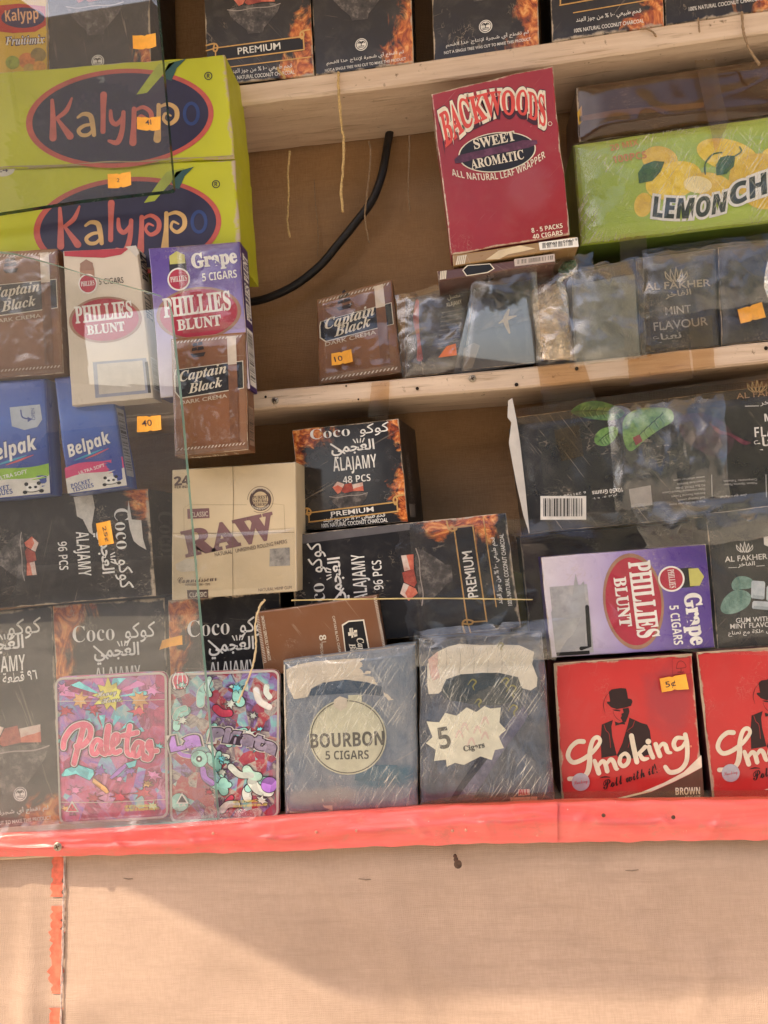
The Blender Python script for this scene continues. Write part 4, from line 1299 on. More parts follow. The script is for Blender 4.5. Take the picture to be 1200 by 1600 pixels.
# ---- brown cigar packs
HATCH_L = (0.62, 0.52, 0.42)
def captain(name, label, quad, Y, th, rough=0.33, extra=True, side=None, base=(0.215, 0.085, 0.030)):
    grad = [(0, mul(base, 1.05)), (.35, mul(base, .8)), (.6, mul(base, 1.3)), (.9, mul(base, 1.1)), (1, mul(base, .7))]
    b = Carton(name, label, 'cigar pack', quad, Y, th, card(base, rough, 0.35, grad=grad, coat=0.2, scuff=0.5, dust=0.15), side or card(mul(base, .7), 0.4, 0.3), 'brown cigar packs', nu=14, nv=20)
    a = b.art; H = b.H
    iH = ink(HATCH_L)
    for v0 in (.028*H, .935*H):
        k = 0.03
        while k < .95:
            b.poly('hatch_print', [(k, v0+.03), (k+.018, v0+.03), (k+.042, v0), (k+.024, v0)], iH, 1, a); k += .047
    b.poly('name_panel_border', [(.045, .27*H), (.97, .245*H), (.97, .48*H), (.10, .52*H), (.03, .46*H), (.03, .32*H)], iCr, 1, a)
    b.poly('name_panel', [(.06, .275*H), (.96, .252*H), (.96, .474*H), (.11, .51*H), (.045, .455*H), (.045, .325*H)], iK, 2, a)
    b.text('logo_lettering', 'Captain', (.10, .375*H), (.74, .335*H), .135, iCr, 3, 'serifi', 0.006, slant=.12, mp=a)
    b.text('logo_lettering', 'Black', (.22, .482*H), (.68, .447*H), .13, iCr, 3, 'serifi', 0.006, slant=.12, mp=a)
    b.text('lettering', 'DARK CREMA', (.10, .57*H), (.74, .545*H), .05, ink((0.62, 0.50, 0.36)), 2, None, 0.012, mp=a)
    # sailing ship
    cx, cy = .37, .13*H
    for (dx, dy, w, h) in ((-.04, -.09, .07, .05), (.03, -.1, .07, .05), (-.05, -.03, .08, .05), (.035, -.035, .09, .055), (.0, -.15, .05, .04)):
        b.poly('ship_print', [(cx+dx-w/2, cy+dy+h/2), (cx+dx+w/2, cy+dy+h/2-.01), (cx+dx+w/2-.012, cy+dy-h/2), (cx+dx-w/2+.006, cy+dy-h/2+.008)], ink((0.03, 0.015, 0.01)), 1, a)
    b.poly('ship_print', [(cx-.11, cy+.03), (cx+.1, cy+.02), (cx+.07, cy+.075), (cx-.07, cy+.08)], ink((0.03, 0.015, 0.01)), 2, a)
    # cigar
    b.rect('cigar_print', .765, .03*H, .885, .27*H, ink((0.66, 0.56, 0.45)), 4, a)
    b.rect('cigar_print', .765, .27*H, .885, .925*H, cube_mat([mul(base, .55), mul(base, .75), mul(base, 1.0)], 'cigar_print'), 4, a)
    return b
b = captain('cigar_pack', 'brown cigar pack with black name panel leaning beside the tissue packets', [(-27, 394), (90, 388), (99, 583), (-18, 592)], -0.066, 0.022)
b.wrap(FILM, 0.0015, 0.002, 40); b.done()
b = captain('cigar_pack', 'glossy brown cigar pack right of the glass edge, below the purple pack', [(267, 529), (382, 518), (388, 703), (273, 713)], -0.072, 0.024, base=(0.24, 0.092, 0.032))
sd = b.side('R'); b.barcode(.15, .62, .85, .95, mp=sd, vert=True, n=24, bgc=(0.3, 0.2, 0.14))
sd = b.side('B'); b.text('lettering', 'Captain Black     8', (.15, .78), (.8, .78), .5, iCr, 2, 'script', 0.01, mp=lambda x, y: sd(y, x))
b.wrap(FILM, 0.0014, 0.0014, 50); b.done()
b = captain('cigar_pack', 'brown cigar pack with torn orange sticker on the middle shelf', [(494, 468), (612, 436), (627, 582), (498, 601)], 0.018, 0.022, base=(0.225, 0.092, 0.030))
b.wrap(FILM, 0.002, 0.003, 28); b.done()
b = Carton('cigar_pack', 'brown cigar pack lying sideways under the long charcoal carton', 'cigar pack', [(588, 930), (606, 1036), (413, 1056), (399, 957)], -0.0315, 0.018,
           card((0.215, 0.088, 0.036), 0.34, 0.4, coat=0.2, dust=0.15), None, 'brown cigar packs')
z5 = lambda pts: Zm(.35, 240, 920, pts)
for k in range(30):
    y0 = 112+k*7.3; x0 = 452+k*1.25
    b.poly('hatch_print', z5([(x0+4, y0+4), (x0+16, y0), (x0+17, y0+3), (x0+5, y0+7)]), ink(HATCH_L), 1)
for k in range(34):
    y0 = 36+k*7.2; x0 = 980+k*1.35
    b.poly('hatch_print', z5([(x0+2, y0+5), (x0+14, y0), (x0+15, y0+3), (x0+3, y0+8)]), ink(HATCH_L), 1)
b.poly('name_panel_border', z5([(840, 160), (870, 142), (940, 136), (970, 300), (860, 330)]), iCr, 1)
b.poly('name_panel', z5([(846, 165), (872, 148), (935, 143), (964, 300), (864, 326)]), iK, 2)
def zt(part, s, p0, p1, h, m, z=3, st=None, off=0.0):
    q = z5([p0, p1]); b.text(part, s, q[0], q[1], h*.35, m, z, st, off)
for (dx, dy, w, h) in ((0, 0, 40, 12), (14, -4, 8, 40), (26, -2, 14, 26), (6, -14, 12, 20)):
    b.poly('ship_print', z5([(868+dx, 200+dy-h/2), (868+dx+w, 198+dy-h/2), (870+dx+w, 200+dy+h/2), (870+dx, 204+dy+h/2)]), iCr, 3)
zt('logo_lettering', 'Captain', (906, 222), (930, 340), 30, iCr, 3, 'serifi', 0.006)
zt('logo_lettering', 'Black', (872, 246), (892, 335), 28, iCr, 3, 'serifi', 0.006)
zt('lettering', 'CAPTAIN BLACK CIGARS', (798, 122), (828, 292), 11, iCr, 2)
zt('lettering', 'SMOKING SERIOUSLY DAMAGES', (480, 122), (512, 320), 13, iCr, 2, None, 0.01)
zt('lettering', '8', (738, 208), (742, 232), 30, iCr, 2, 'sans'); zt('lettering', 'TIPPED CIGARS', (742, 242), (748, 300), 12, iCr, 2)
b.line('lettering', z5([(750, 238), (770, 236)]), .7, iCr, 2, smooth=False)
b.done()

# ---- pocket tissues
iBlu = ink((0.035, 0.07, 0.26))
def tissue(label, quad, wave, dx):
    b = Carton('tissue_packet', label, 'tissue packet', quad, -0.060, 0.022,
               card((0.05, 0.1, 0.3), 0.3, 0.25, grad=[(0, (0.035, 0.085, 0.36)), (.35, (0.07, 0.16, 0.52)), (.74, (0.03, 0.06, 0.30)), (.86, (0.03, 0.06, 0.30)), (1, (0.03, 0.06, 0.3))], edge=(0.3, 0.34, 0.45), scuff=0.3, coat=0.3),
               None, 'pocket tissue packets', 0.003, 0.003, 0.0008)
    a = b.art; H = b.H
    wv = [(k/16, (.775-.014*math.sin(k/16*6.0)-.045*k/16)*H) for k in range(17)]
    b.poly('wave_print', [(u, v) for u, v in wv]+[(1-k/16, (.88-.012*math.sin((1-k/16)*6)-.035*(1-k/16))*H) for k in range(17)], ink(wave), 1, a)
    b.poly('base_print', [(k/16, (.862-.012*math.sin(k/16*6)-.035*k/16)*H) for k in range(17)]+[(1, .985*H), (0, .985*H)], ink((0.66, 0.62, 0.55)), 2, a)
    b.text('logo_lettering', 'Belpak', (.12, .69*H), (.87, .605*H), .20, iBlu, 1, 'sansi', 0.05, mp=a)
    b.text('logo_lettering', 'Belpak', (.12, .69*H), (.87, .605*H), .195, iW, 2, 'sansi', 0.01, mp=a)
    b.line('swoosh_print', [(.2, .72*H), (.45, .69*H), (.7, .655*H)], [.01, .03, .01], ink((0.05, 0.35, 0.5)), 1, a)
    b.line('swoosh_print', [(.4, .72*H), (.6, .69*H), (.8, .655*H)], [.01, .025, .01], ink((0.6, 0.1, 0.1)), 1, a)
    b.text('lettering', 'ULTRA SOFT', (.25, .843*H), (.70, .803*H), .052, iW, 3, None, 0.01, mp=a)
    b.text('lettering', 'POCKET', (.08, .945*H), (.42, .925*H), .065, iBlu, 3, 'sans', mp=a)
    b.text('lettering', 'TISSUES', (.09, .985*H-.01), (.46, .966*H-.01), .065, iBlu, 3, 'sans', mp=a)
    # panda
    cx, cy = .76, .925*H
    b.ell('panda_print', cx, cy, .10, .062, iW, 3, mp=a)
    for s_ in (-1, 1):
        b.ell('panda_print', cx+s_*.09, cy-.05, .03, .026, iK, 4, mp=a); b.ell('panda_print', cx+s_*.04, cy, .024, .018, iK, 4, mp=a); b.ell('panda_print', cx+s_*.12, cy+.06, .035, .025, iK, 4, mp=a)
    b.line('panda_print', [(cx-.1, cy+.055), (cx, cy+.065), (cx+.1, cy+.05)], .012, iK, 4, a)
    return b, a, H
b, a, H = tissue('blue pocket tissue packet with light green wave, beside the pink one', [(-38, 597), (69, 590), (79, 773), (-26, 783)], (0.28, 0.50, 0.04), 0)
b.poly('opening_label', [(.5, .24*H), (.93, .23*H), (.95, .36*H), (.88, .42*H), (.7, .44*H), (.52, .40*H)], ink((0.45, 0.50, 0.56)), 2, a)
b.line('opening_label', [(.66, .27*H), (.68, .33*H), (.78, .35*H)], .02, iBlu, 3, a); b.poly('opening_label', [(.75, .33*H), (.82, .352*H), (.75, .375*H)], iBlu, 3, a)
b.text('opening_label', 'OPEN', (.86, .36*H), (.85, .26*H), .05, iBlu, 3, None, mp=a)
b.done()
b, a, H = tissue('blue pocket tissue packet with hot pink wave under the cream cigar pack', [(83, 589), (171, 583), (199, 761), (107, 774)], (0.62, 0.05, 0.16), 0)
sd = b.side('R'); b.barcode(.1, .3, .8, .9, mp=sd, vert=True, n=26, bgc=(0.4, 0.42, 0.5))
b.done()

# ---- red cigar box and the things stacked round it
b = Carton('cigar_box', 'dark red cigar box with arched white-edged lettering, standing above thin packs', 'cigar box',
           [(673, 146), (863, 102), (891, 367), (705, 398)], -0.034, 0.03, card((0.31, 0.010, 0.012), 0.34, 0.8, scuff=0.5, coat=0.25, dust=0.12, spots=[(.7, .7, .25, .18, (0.31, 0.04, 0.045))]), card((0.28, 0.04, 0.05), 0.5, 1.2), nu=16, nv=22, wob=0.0014)
zb = lambda pts: Zm(.46667, 640, 0, pts)
topc = zb([(93, 372), (165, 322), (270, 296), (375, 292), (445, 310)])
botc = zb([(115, 508), (190, 440), (280, 398), (375, 398), (450, 440)])
cols = list(zip([(x+3, y+5) for x, y in topc], [(x+3, y-6) for x, y in botc]))
b.text('logo_lettering', 'BACKWOODS', (0, 0), (1, 0), 1, ink((0.05, 0.01, 0.02)), 1, 'serif', 0.135, cols=cols)
b.text('logo_lettering', 'BACKWOODS', (0, 0), (1, 0), 1, ink((0.74, 0.66, 0.52)), 2, 'serif', 0.112, cols=cols)
b.text('logo_lettering', 'BACKWOODS', (0, 0), (1, 0), 1, ink((0.62, 0.07, 0.055)), 3, 'serif', 0.018, cols=cols)
c = zb([(293, 510)])[0]
b.ell('logo_oval', c[0], c[1], 61, 31, iCr, 1, -0.13); b.ell('logo_oval', c[0], c[1], 59, 29.5, iK, 2, -0.13)
b.poly('cigar_print', zb([(150, 535), (165, 520), (290, 492), (380, 470), (425, 470), (428, 482), (400, 495), (280, 518), (170, 547), (153, 548)]), cube_mat([(0.03, 0.008, 0.02), (0.09, 0.02, 0.05), (0.16, 0.05, 0.1)], 'cigar_leaf_print'), 3)
def zx(part, s, p0, p1, h, m, z=4, st=None, off=0.0, arc=0.0, zz=zb, k=.46667, **kw):
    q = zz([p0, p1]); b.text(part, s, q[0], q[1], h*k, m, z, st, off, arc*k, **kw)
zx('oval_lettering', 'SWEET', (218, 500), (356, 470), 33, iCr, 4, 'serif', 0.01)
zx('oval_lettering', 'AROMATIC', (208, 567), (384, 532), 31, iCr, 4, 'serif', 0.01)
zx('lettering', 'ALL NATURAL LEAF WRAPPER', (143, 588), (455, 527), 23, iCr, 2, 'sans', -0.01, -42)
zx('count_lettering', '8 - 5 PACKS', (409, 780), (513, 763), 15, iCr, 2, 'sans')
zx('count_lettering', '40 CIGARS', (413, 801), (513, 786), 15, iCr, 2, 'sans')
r = zb([(470, 415)])[0]; b.line('lettering', [(r[0]+3*math.cos(a_*.6), r[1]+3*math.sin(a_*.6)) for a_ in range(10)], .8, iCr, 2, closed=True)
sd = b.side('L')
for k in range(9): b.poly('hatch_print', [(.1, .16+k*.022), (.9, .14+k*.022), (.9, .148+k*.022), (.1, .168+k*.022)], iCr, 1, sd)
b.done()

b = Carton('cigar_pack', 'golden brown cigar pack lying flat under the red cigar box', 'cigar pack', [(707, 398), (899, 369), (904, 385), (709, 415)], -0.033, 0.08, card((0.32, 0.19, 0.075), 0.28, 0.4, coat=0.4), None, 'thin flat cigar packs', nu=20, nv=4)
for k in range(5): b.poly('hatch_print', [(712+k*3, 414-k*.4), (714+k*3, 414-k*.4), (717+k*3, 400-k*.4), (715+k*3, 400-k*.4)], iCr, 1)
b.poly('shape_print', zb([(255, 870), (300, 838), (370, 822), (420, 832), (380, 842), (330, 852), (300, 868)]), ink((0.62, 0.50, 0.32)), 1)
b.poly('barcode_print', zb([(432, 812), (562, 795), (566, 826), (436, 838)]), iW, 1)
rnd = random.Random(3)
for k in range(34):
    x = 445+k*3.1; y = 838-(x-436)*.1
    if rnd.random() < .8: b.poly('barcode_print', zb([(x, y-27+4), (x+rnd.choice((1, 1.6, 2)), y-27+4), (x+1.5, y-5), (x, y-5)]), iK, 2)
b.text('lettering', '07611 00619', *zb([(458, 823), (562, 806)]), 4, iK, 2)
b.done()
b = Carton('cigar_pack', 'thin dark brown cigar pack poking out beneath the golden one', 'cigar pack', [(683, 423), (866, 398), (868, 411), (686, 439)], -0.031, 0.08, card((0.11, 0.045, 0.035), 0.3, 0.4, coat=0.3), None, 'thin flat cigar packs', nu=20, nv=4)
for k in range(4): b.poly('hatch_print', [(687+k*2.6, 437-k*.4), (689+k*2.6, 437-k*.4), (690+k*2.6, 424-k*.4), (688+k*2.6, 424-k*.4)], iCr, 1)
b.poly('name_panel_border', zb([(176, 905), (192, 888), (270, 882), (285, 900), (262, 914), (190, 925)]), iCr, 1); b.poly('name_panel', zb([(180, 905), (195, 891), (268, 885), (280, 900), (260, 911), (192, 922)]), iK, 2)
b.poly('barcode_print', zb([(350, 868), (485, 850), (487, 875), (352, 892)]), ink((0.5, 0.42, 0.36)), 1)
for k in range(36):
    x = 358+k*3.4; y = 890-(x-352)*.13
    if rnd.random() < .8: b.poly('barcode_print', zb([(x, y-18), (x+rnd.choice((1, 1.6, 2)), y-18), (x+1.5, y-4), (x, y-4)]), iK, 2)
b.done()

# ---- green lemon box with a brown wrapped box on top
b = Carton('drink_box', 'green box printed with lemons and LEMON lettering, wrapped in clear film', 'drink box',
           [(896, 224), (1430, 149), (1440, 318), (908, 382)], 0.004, 0.085, card((0.34, 0.46, 0.045), 0.32, 0.3, edge=(0.3, 0.38, 0.12), coat=0.25, scuff=0.3, dust=0.15), card((0.12, 0.2, 0.03), 0.4, 0.2, edge=(0.2, 0.25, 0.08)), bulge=0.004, radius=0.005, nu=30, nv=16)
LEM = cube_mat([(0.58, 0.38, 0.02), (0.76, 0.55, 0.04), (0.84, 0.66, 0.14)], 'lemon_print')
LEM2 = cube_mat([(0.50, 0.30, 0.03), (0.66, 0.44, 0.035), (0.74, 0.54, 0.10)], 'lemon_print')
LEAF = cube_mat([(0.015, 0.05, 0.012), (0.03, 0.10, 0.025), (0.06, 0.16, 0.05)], 'leaf_print')
for (x, y, rx, ry, rot, m_, zz) in ((835, 540, 60, 45, .2, LEM2, 1), (1060, 525, 105, 52, .25, LEM, 1), (880, 610, 95, 60, -.3, LEM, 2), (1150, 590, 90, 65, -.4, LEM2, 2), (1010, 630, 75, 42, .3, LEM2, 3), (780, 690, 30, 40, .2, LEM2, 1), (1230, 540, 60, 40, .2, LEM, 1), (1180, 670, 60, 35, .1, LEM2, 3)):
    c = zb([(x, y)])[0]; b.ell('lemon_print', c[0], c[1], rx*.4667, ry*.4667, m_, zz, rot)
b.ell('lemon_print', *zb([(960, 625)])[0], 22, 13, ink((0.8, 0.66, 0.3)), 4, .1)
b.poly('leaf_print', zb([(765, 620), (762, 585), (780, 558), (815, 545), (850, 548), (838, 580), (810, 612)]), LEAF, 5)
b.poly('leaf_print', zb([(1022, 595), (1020, 560), (1035, 535), (1060, 528), (1085, 530), (1080, 565), (1055, 590)]), LEAF, 5)
b.line('leaf_print', zb([(985, 590), (985, 555), (1010, 525), (1040, 518)]), 2.5, LEAF, 5)
b.line('leaf_print', zb([(1085, 530), (1105, 515), (1100, 500)]), 2.5, LEAF, 5)
iDG = ink((0.02, 0.035, 0.03)); 
def lem(off, m_, z):
    pts = zb([(812, 728), (1062, 708)]); b.text('logo_lettering', 'LEMON', pts[0], pts[1], 30, m_, z, 'sansi', off, -7, h1=27)
    pts = zb([(1078, 694), (1315, 622)]); b.text('logo_lettering', 'CHAI', pts[0], pts[1], 28, m_, z, 'sansi', off, 3, h1=32)
lem(0.115, ink((0.72, 0.70, 0.66)), 6); lem(0.02, iDG, 7)
zx('lettering', '20 MIX', (672, 510), (765, 490), 20, ink((0.55, 0.22, 0.06)), 6, 'sans'); zx('lettering', '100PCS', (680, 552), (792, 535), 24, ink((0.55, 0.22, 0.06)), 6, 'sans')
b.wrap(film_mat('bag_film', (0.975, 0.975, 0.965), 1.4, 0.09, 0.006, (24, 0.5), 0.15, speck=0.05, streak=0.5, sdir=0.9, dirt_glint=(0.75, 0.73, 0.6)), 0.004, 0.004, 26, nu=70, nv=34)  # the streaks paint whitish glare into the film
b.done()
b = Carton('drink_box', 'dark brown film-wrapped box lying on top of the green lemon box', 'drink box', [(901, 136), (1420, 60), (1430, 147), (904, 222)], 0.012, 0.075, card((0.085, 0.05, 0.025), 0.4, 0.4), None, nu=26, nv=8)
b.poly('corner_print', [(902, 176), (909, 165), (910, 190), (904, 196)], ink((0.6, 0.36, 0.03)), 1)
b.poly('band_print', [(905, 182), (960, 172), (1100, 160), (1100, 168), (960, 182), (905, 190)], ink((0.20, 0.12, 0.06)), 1)
b.wrap(film_mat('brown_tape_film', (0.80, 0.66, 0.48), 1.2, 0.12, 0.01, (12, 0.4), 0.0, speck=0.05), 0.003, 0.007, 12, nu=60, nv=24)
b.done()

# ---- dark wrapped packs along the middle shelf
DK = lambda c=(0.020, 0.015, 0.014): card(c, 0.35, 0.4, coat=0.08)
MOL = 'dark wrapped molasses packs'
b = Carton('molasses_pack', 'small dark pack in crumpled cellophane beside the brown cigar pack', 'molasses pack', [(633, 466), (739, 438), (721, 580), (632, 590)], 0.012, 0.04, DK((0.035, 0.022, 0.017)), None, MOL)
b.text('lettering', 'معسل', (700, 470), (720, 466), 9, iCr, 2, ar=True); b.text('lettering', 'ALAJAMY', (698, 480), (722, 474), 6, iCr, 2, 'sans')
for k in range(9): b.text('lettering', 'tobacco molasses with glycerine', (690-k*.8, 490+k*7), (723-k*.8, 484+k*7), 3, ink((0.3, 0.24, 0.18)), 2)
b.line('picture_print', [(652, 470), (650, 500), (654, 530), (656, 560)], [5, 9, 5, 10], CUBE_C, 1)
b.wrap(WRAP, 0.003, 0.009, 22, nu=60, nv=70); b.done()
b = Carton('molasses_pack', 'dark brown pack under clear tape next to the crumpled pack', 'molasses pack', [(744, 436), (826, 414), (836, 566), (722, 580)], 0.006, 0.045, DK((0.045, 0.032, 0.022)), None, MOL)
b.line('flower_print', [(795, 484), (790, 500), (796, 520)], [3, 8, 3], ink((0.5, 0.33, 0.1)), 1); b.line('flower_print', [(780, 505), (792, 498), (806, 494)], [2, 6, 2], ink((0.5, 0.33, 0.1)), 2)
b.poly('picture_print', [(724, 545), (740, 535), (750, 540), (738, 575), (724, 578)], ink((0.2, 0.15, 0.1)), 1)
b.wrap(film_mat('pack_film', (0.97, 0.96, 0.94), 1.0, 0.05, 0.006, (30, 0.12), 0.0, speck=0.05), 0.002, 0.001, 14); b.done()
SILV = G('silver_foil'); o_ = SILV.obj(); SILV.bump(SILV.noise(o_, 60, 4, .6, 1.2), 0.8, 0.006); SILV = SILV.final((0.82, 0.80, 0.74), 0.22, 0.5, 0.8)
# gathered pouch with twisted neck
def pouch(name, label, path, rad, mat, flat=0.45, group=None):
    mb = MB(); n = 28; vs = []; fs = []
    pts = smooth_line([(x, y, r_) for (x, y), r_ in zip(path, rad)], 6)
    sd = random.random()*40
    for i, (x, y, r_) in enumerate(pts):
        for k in range(n):
            a_ = 2*math.pi*k/n
            q = 1+0.28*(1-abs(mnoise.noise(Vector((math.cos(a_)*2.2+sd, math.sin(a_)*2.2, i*0.06))))*2)
            c_ = P(x+r_*q*math.cos(a_), y, 0.008)
            vs.append(c_+Vector((0, r_*0.00062*flat*math.sin(a_)*q, 0)))
    for i in range(len(pts)-1):
        for k in range(n):
            fs.append((i*n+k, i*n+(k+1) % n, (i+1)*n+(k+1) % n, (i+1)*n+k))
    fs.append(tuple(range(n))); fs.append(tuple((len(pts)-1)*n+k for k in range(n-1, -1, -1)))
    mb.add(vs, fs, mat)
    c_ = P(path[-1][0], path[-1][1], 0.008)
    o_ = mb.build(name, origin=tuple(c_), smooth=True)
    return tag(o_, label, 'foil pouch', group)
o = pouch('foil_pouch', 'shiny silver foil pouch with twisted neck among dark packs on middle shelf', [(893, 414), (885, 428), (868, 440), (858, 452), (862, 500), (868, 540), (870, 566)], [9, 12, 9, 22, 24, 25, 27], SILV)
mb = MB(); cc = P(885, 420, -0.004); 
mb.tube([P(874, 424, 0.0), P(884, 418, -0.006), P(896, 412, 0.0)], [0.002, 0.006, 0.004], plain('green_foil', (0.03, 0.14, 0.07), 0.3, 0.4, 0.4, 300, 0.8), 10)
mb.build('neck_tie', o)
b = Carton('molasses_pack', 'dark pack with creased clear film between the foil pouch and winged-logo pack', 'molasses pack', [(893, 424), (990, 404), (1000, 556), (900, 570)], 0.010, 0.05, DK((0.05, 0.042, 0.03)), None, MOL)
b.wrap(film_mat('creased_film', (0.97, 0.96, 0.92), 1.2, 0.06, 0.01, (20, 0.35), 0.35, speck=0.08), 0.003, 0.008, 16, nu=60, nv=60); b.done()
def wings(b, cx, cy, w, m, part='emblem', z=2):
    for k in range(-2, 3):
        x = cx+k*w*.2; t = .35-.10*abs(k)
        b.line(part, [(cx+k*w*.1, cy+w*.30), (x-w*.05, cy+w*.1), (cx+k*w*.25, cy-w*t)], w*.05, m, z)
        b.line(part, [(cx+k*w*.1, cy+w*.30), (x+w*.10, cy+w*.1), (cx+k*w*.25, cy-w*t)], w*.04, m, z)
b = Carton('molasses_pack', 'dark pack with thin gold winged logo and FLAVOUR lettering on middle shelf', 'molasses pack', [(994, 404), (1118, 388), (1124, 540), (1003, 554)], 0.008, 0.05, DK((0.032, 0.026, 0.02)), None, MOL)
iAG = ink((0.42, 0.34, 0.22)); iGr = ink((0.34, 0.31, 0.27))
wings(b, 1056, 430, 34, iAG)
b.text('logo_lettering', 'AL FAKHER', (1008, 454), (1110, 447), 11, iAG, 2, None, 0.015)
b.text('logo_lettering', 'الفاخر', (1040, 468), (1080, 463), 12, iAG, 2, None, 0.02, ar=True)
b.text('lettering', 'MINT', (1040, 492), (1080, 488), 12, iGr, 2, None, 0.01); b.text('lettering', 'FLAVOUR', (1022, 517), (1106, 508), 13, iGr, 2, None, 0.01)
b.text('lettering', 'نعناع', (1020, 538), (1065, 533), 15, iGr, 2, None, 0.02, ar=True)
b.wrap(film_mat('box_film', (0.97, 0.96, 0.94), 0.9, 0.05, 0.006, (22, 0.3), 0.2, speck=0.05), 0.002, 0.006, 16, nu=60, nv=60); b.done()
b = Carton('molasses_pack', 'black film-wrapped pack at the shelf end carrying an orange price sticker', 'molasses pack', [(1122, 386), (1262, 368), (1270, 524), (1128, 540)], 0.004, 0.05, DK(), None, MOL)
b.wrap(film_mat('pack_film_b', (0.97, 0.96, 0.94), 0.9, 0.06, 0.006, (24, 0.3), 0.15, speck=0.05), 0.003, 0.007, 15, nu=60, nv=60); b.done()
pouch('foil_pouch', 'pale silver pouch cut off by the picture edge above orange price sticker', [(1203, 398), (1204, 420), (1206, 450), (1208, 480)], [9, 16, 17, 12], SILV)

# ---- lower compartment
F28 = [(1.02, .68, .22, .10), (.98, .90, .26, .07), (1.0, .82, .34, .06)]
VL = dict(coco=.165, kufi=.245, jamy=.345, pcs=.425, h=.135, kh=.15, jh=.11, ph=.075)
# long carton on its side, glass side
b = coco('charcoal_carton', 'large black charcoal carton on its side with two torn white patches', [(230, 763), (243, 931), (-100, 958), (-108, 784)], -0.040, 0.085,
         [(.05, .02, .35, .10), (.9, .97, .4, .12)], dict(coco=.155, kufi=.24, jamy=.335, pcs=.42, h=.14, kh=.15, jh=.12, ph=.085), pcs='96 PCS', bowl=(.55, .60, .44, .5), coat=0.1)
z7 = lambda pts: Zm(.35, 0, 740, pts)
TORN = plain('torn_paper', (0.58, 0.54, 0.48), 0.85, 0, 0.12, 200)
b.poly('torn_patch', z7([(330, 105), (415, 95), (425, 150), (412, 230), (418, 275), (400, 262), (372, 205), (345, 190), (340, 150)]), TORN, 6)
b.poly('torn_patch', z7([(575, 120), (590, 205), (632, 208), (640, 290), (655, 340), (620, 320), (598, 300), (582, 250), (570, 180)]), TORN, 6)
sd = b.side('T'); b.text('lettering', 'Coco', (.25, .2), (.25, .6), .5, ink((0.1, 0.09, 0.09)), 2, 'serif', mp=sd)
b.done()
# three standing cartons along the ledge
b = coco('charcoal_carton', 'standing black charcoal carton at the glass corner with round tree seal', [(-108, 968), (80, 947), (97, 1297), (-96, 1313)], -0.010, 0.09,
         [(1.0, .93, .35, .10), (0, .03, .3, .15)], dict(coco=.115, kufi=.19, jamy=.275, h=.13, kh=.14, jh=.12), emblem=(.68, .825, .055, .925, .96), nat='emblem', bowl=(.62, .655, .62, .46), coat=0.1)
b.text('lettering', '٩٦ قطعة', (.58, .325*b.H), (.86, .320*b.H), .075, iW, 2, None, 0.015, mp=b.art, ar=True)
b.done()
FS = [(0.02, .02, .34, .14), (0.0, .12, .2, .16), (.03, .3, .14, .12)]
VS = dict(coco=.175, kufi=.265, jamy=.36, h=.145, kh=.15, jh=.12)
b = coco('charcoal_carton', 'standing black charcoal carton with flames, behind the pink foil bag', [(82, 946), (257, 934), (267, 1282), (98, 1293)], -0.010, 0.09, FS, VS, bowl=(.5, .6, .6, .46), coat=0.1); b.done()
b = coco('charcoal_carton', 'standing black charcoal carton with flames, behind the jigsaw-coloured red foil bag', [(262, 938), (437, 924), (446, 1274), (272, 1284)], -0.010, 0.09, FS, VS, bowl=(.5, .6, .6, .46), coat=0.1); b.done()
# small square carton
b = coco('charcoal_carton', 'small square black charcoal carton marked 48 PCS on the long carton', [(456, 672), (622, 654), (637, 815), (471, 830)], [0.006, -0.008, -0.008, 0.006], 0.085,
         [(0.02, .06, .36, .22), (.0, .3, .14, .2), (1.0, .75, .14, .35), (1.0, .02, .12, .3)], dict(coco=.115, kufi=.295, jamy=.45, pcs=.575, h=.095, kh=.125, jh=.12, ph=.062), pcs='48 PCS',
         banner=(.815, .905), nat=(.955, .985), bowl=(.48, .72, .36, .40), wear=.7, coat=0.6, rough=0.22)
sd = b.side('R')
b.rect('panel_print', .15, .82, .5, .95, ink((0.25, 0.2, 0.16)), 1, sd)
b.text('lettering', 'COCONUT CHARCOAL', (.5, .8), (.4, .3), .18, ink((0.2, 0.16, 0.13)), 1, mp=sd)
b.done()
# long carton on its side in the middle
b = coco('charcoal_carton', 'long black charcoal carton on its side, PREMIUM reading upward', [(463, 1012), (453, 836), (791, 801), (814, 981)], -0.009, 0.09,
         F28, dict(coco=.145, kufi=.24, jamy=.34, pcs=.415, h=.14, kh=.15, jh=.12, ph=.085), pcs='96 PCS', banner=(.765, .85, .905), nat=(.945, .975), bowl=(.52, .60, .5, .5), coat=0.12)
b.poly('top_band', [(453, 838), (640, 818), (640, 828), (454, 852)], ink((0.12, 0.11, 0.115)), 1)
b.wrap(film_mat('carton_film', (0.975, 0.97, 0.96), 0.9, 0.10, 0.006, (26, 0.3), 0.12, speck=0.05), 0.002, 0.002, 14, uv0=(0, .55, 1, 1)); b.done()

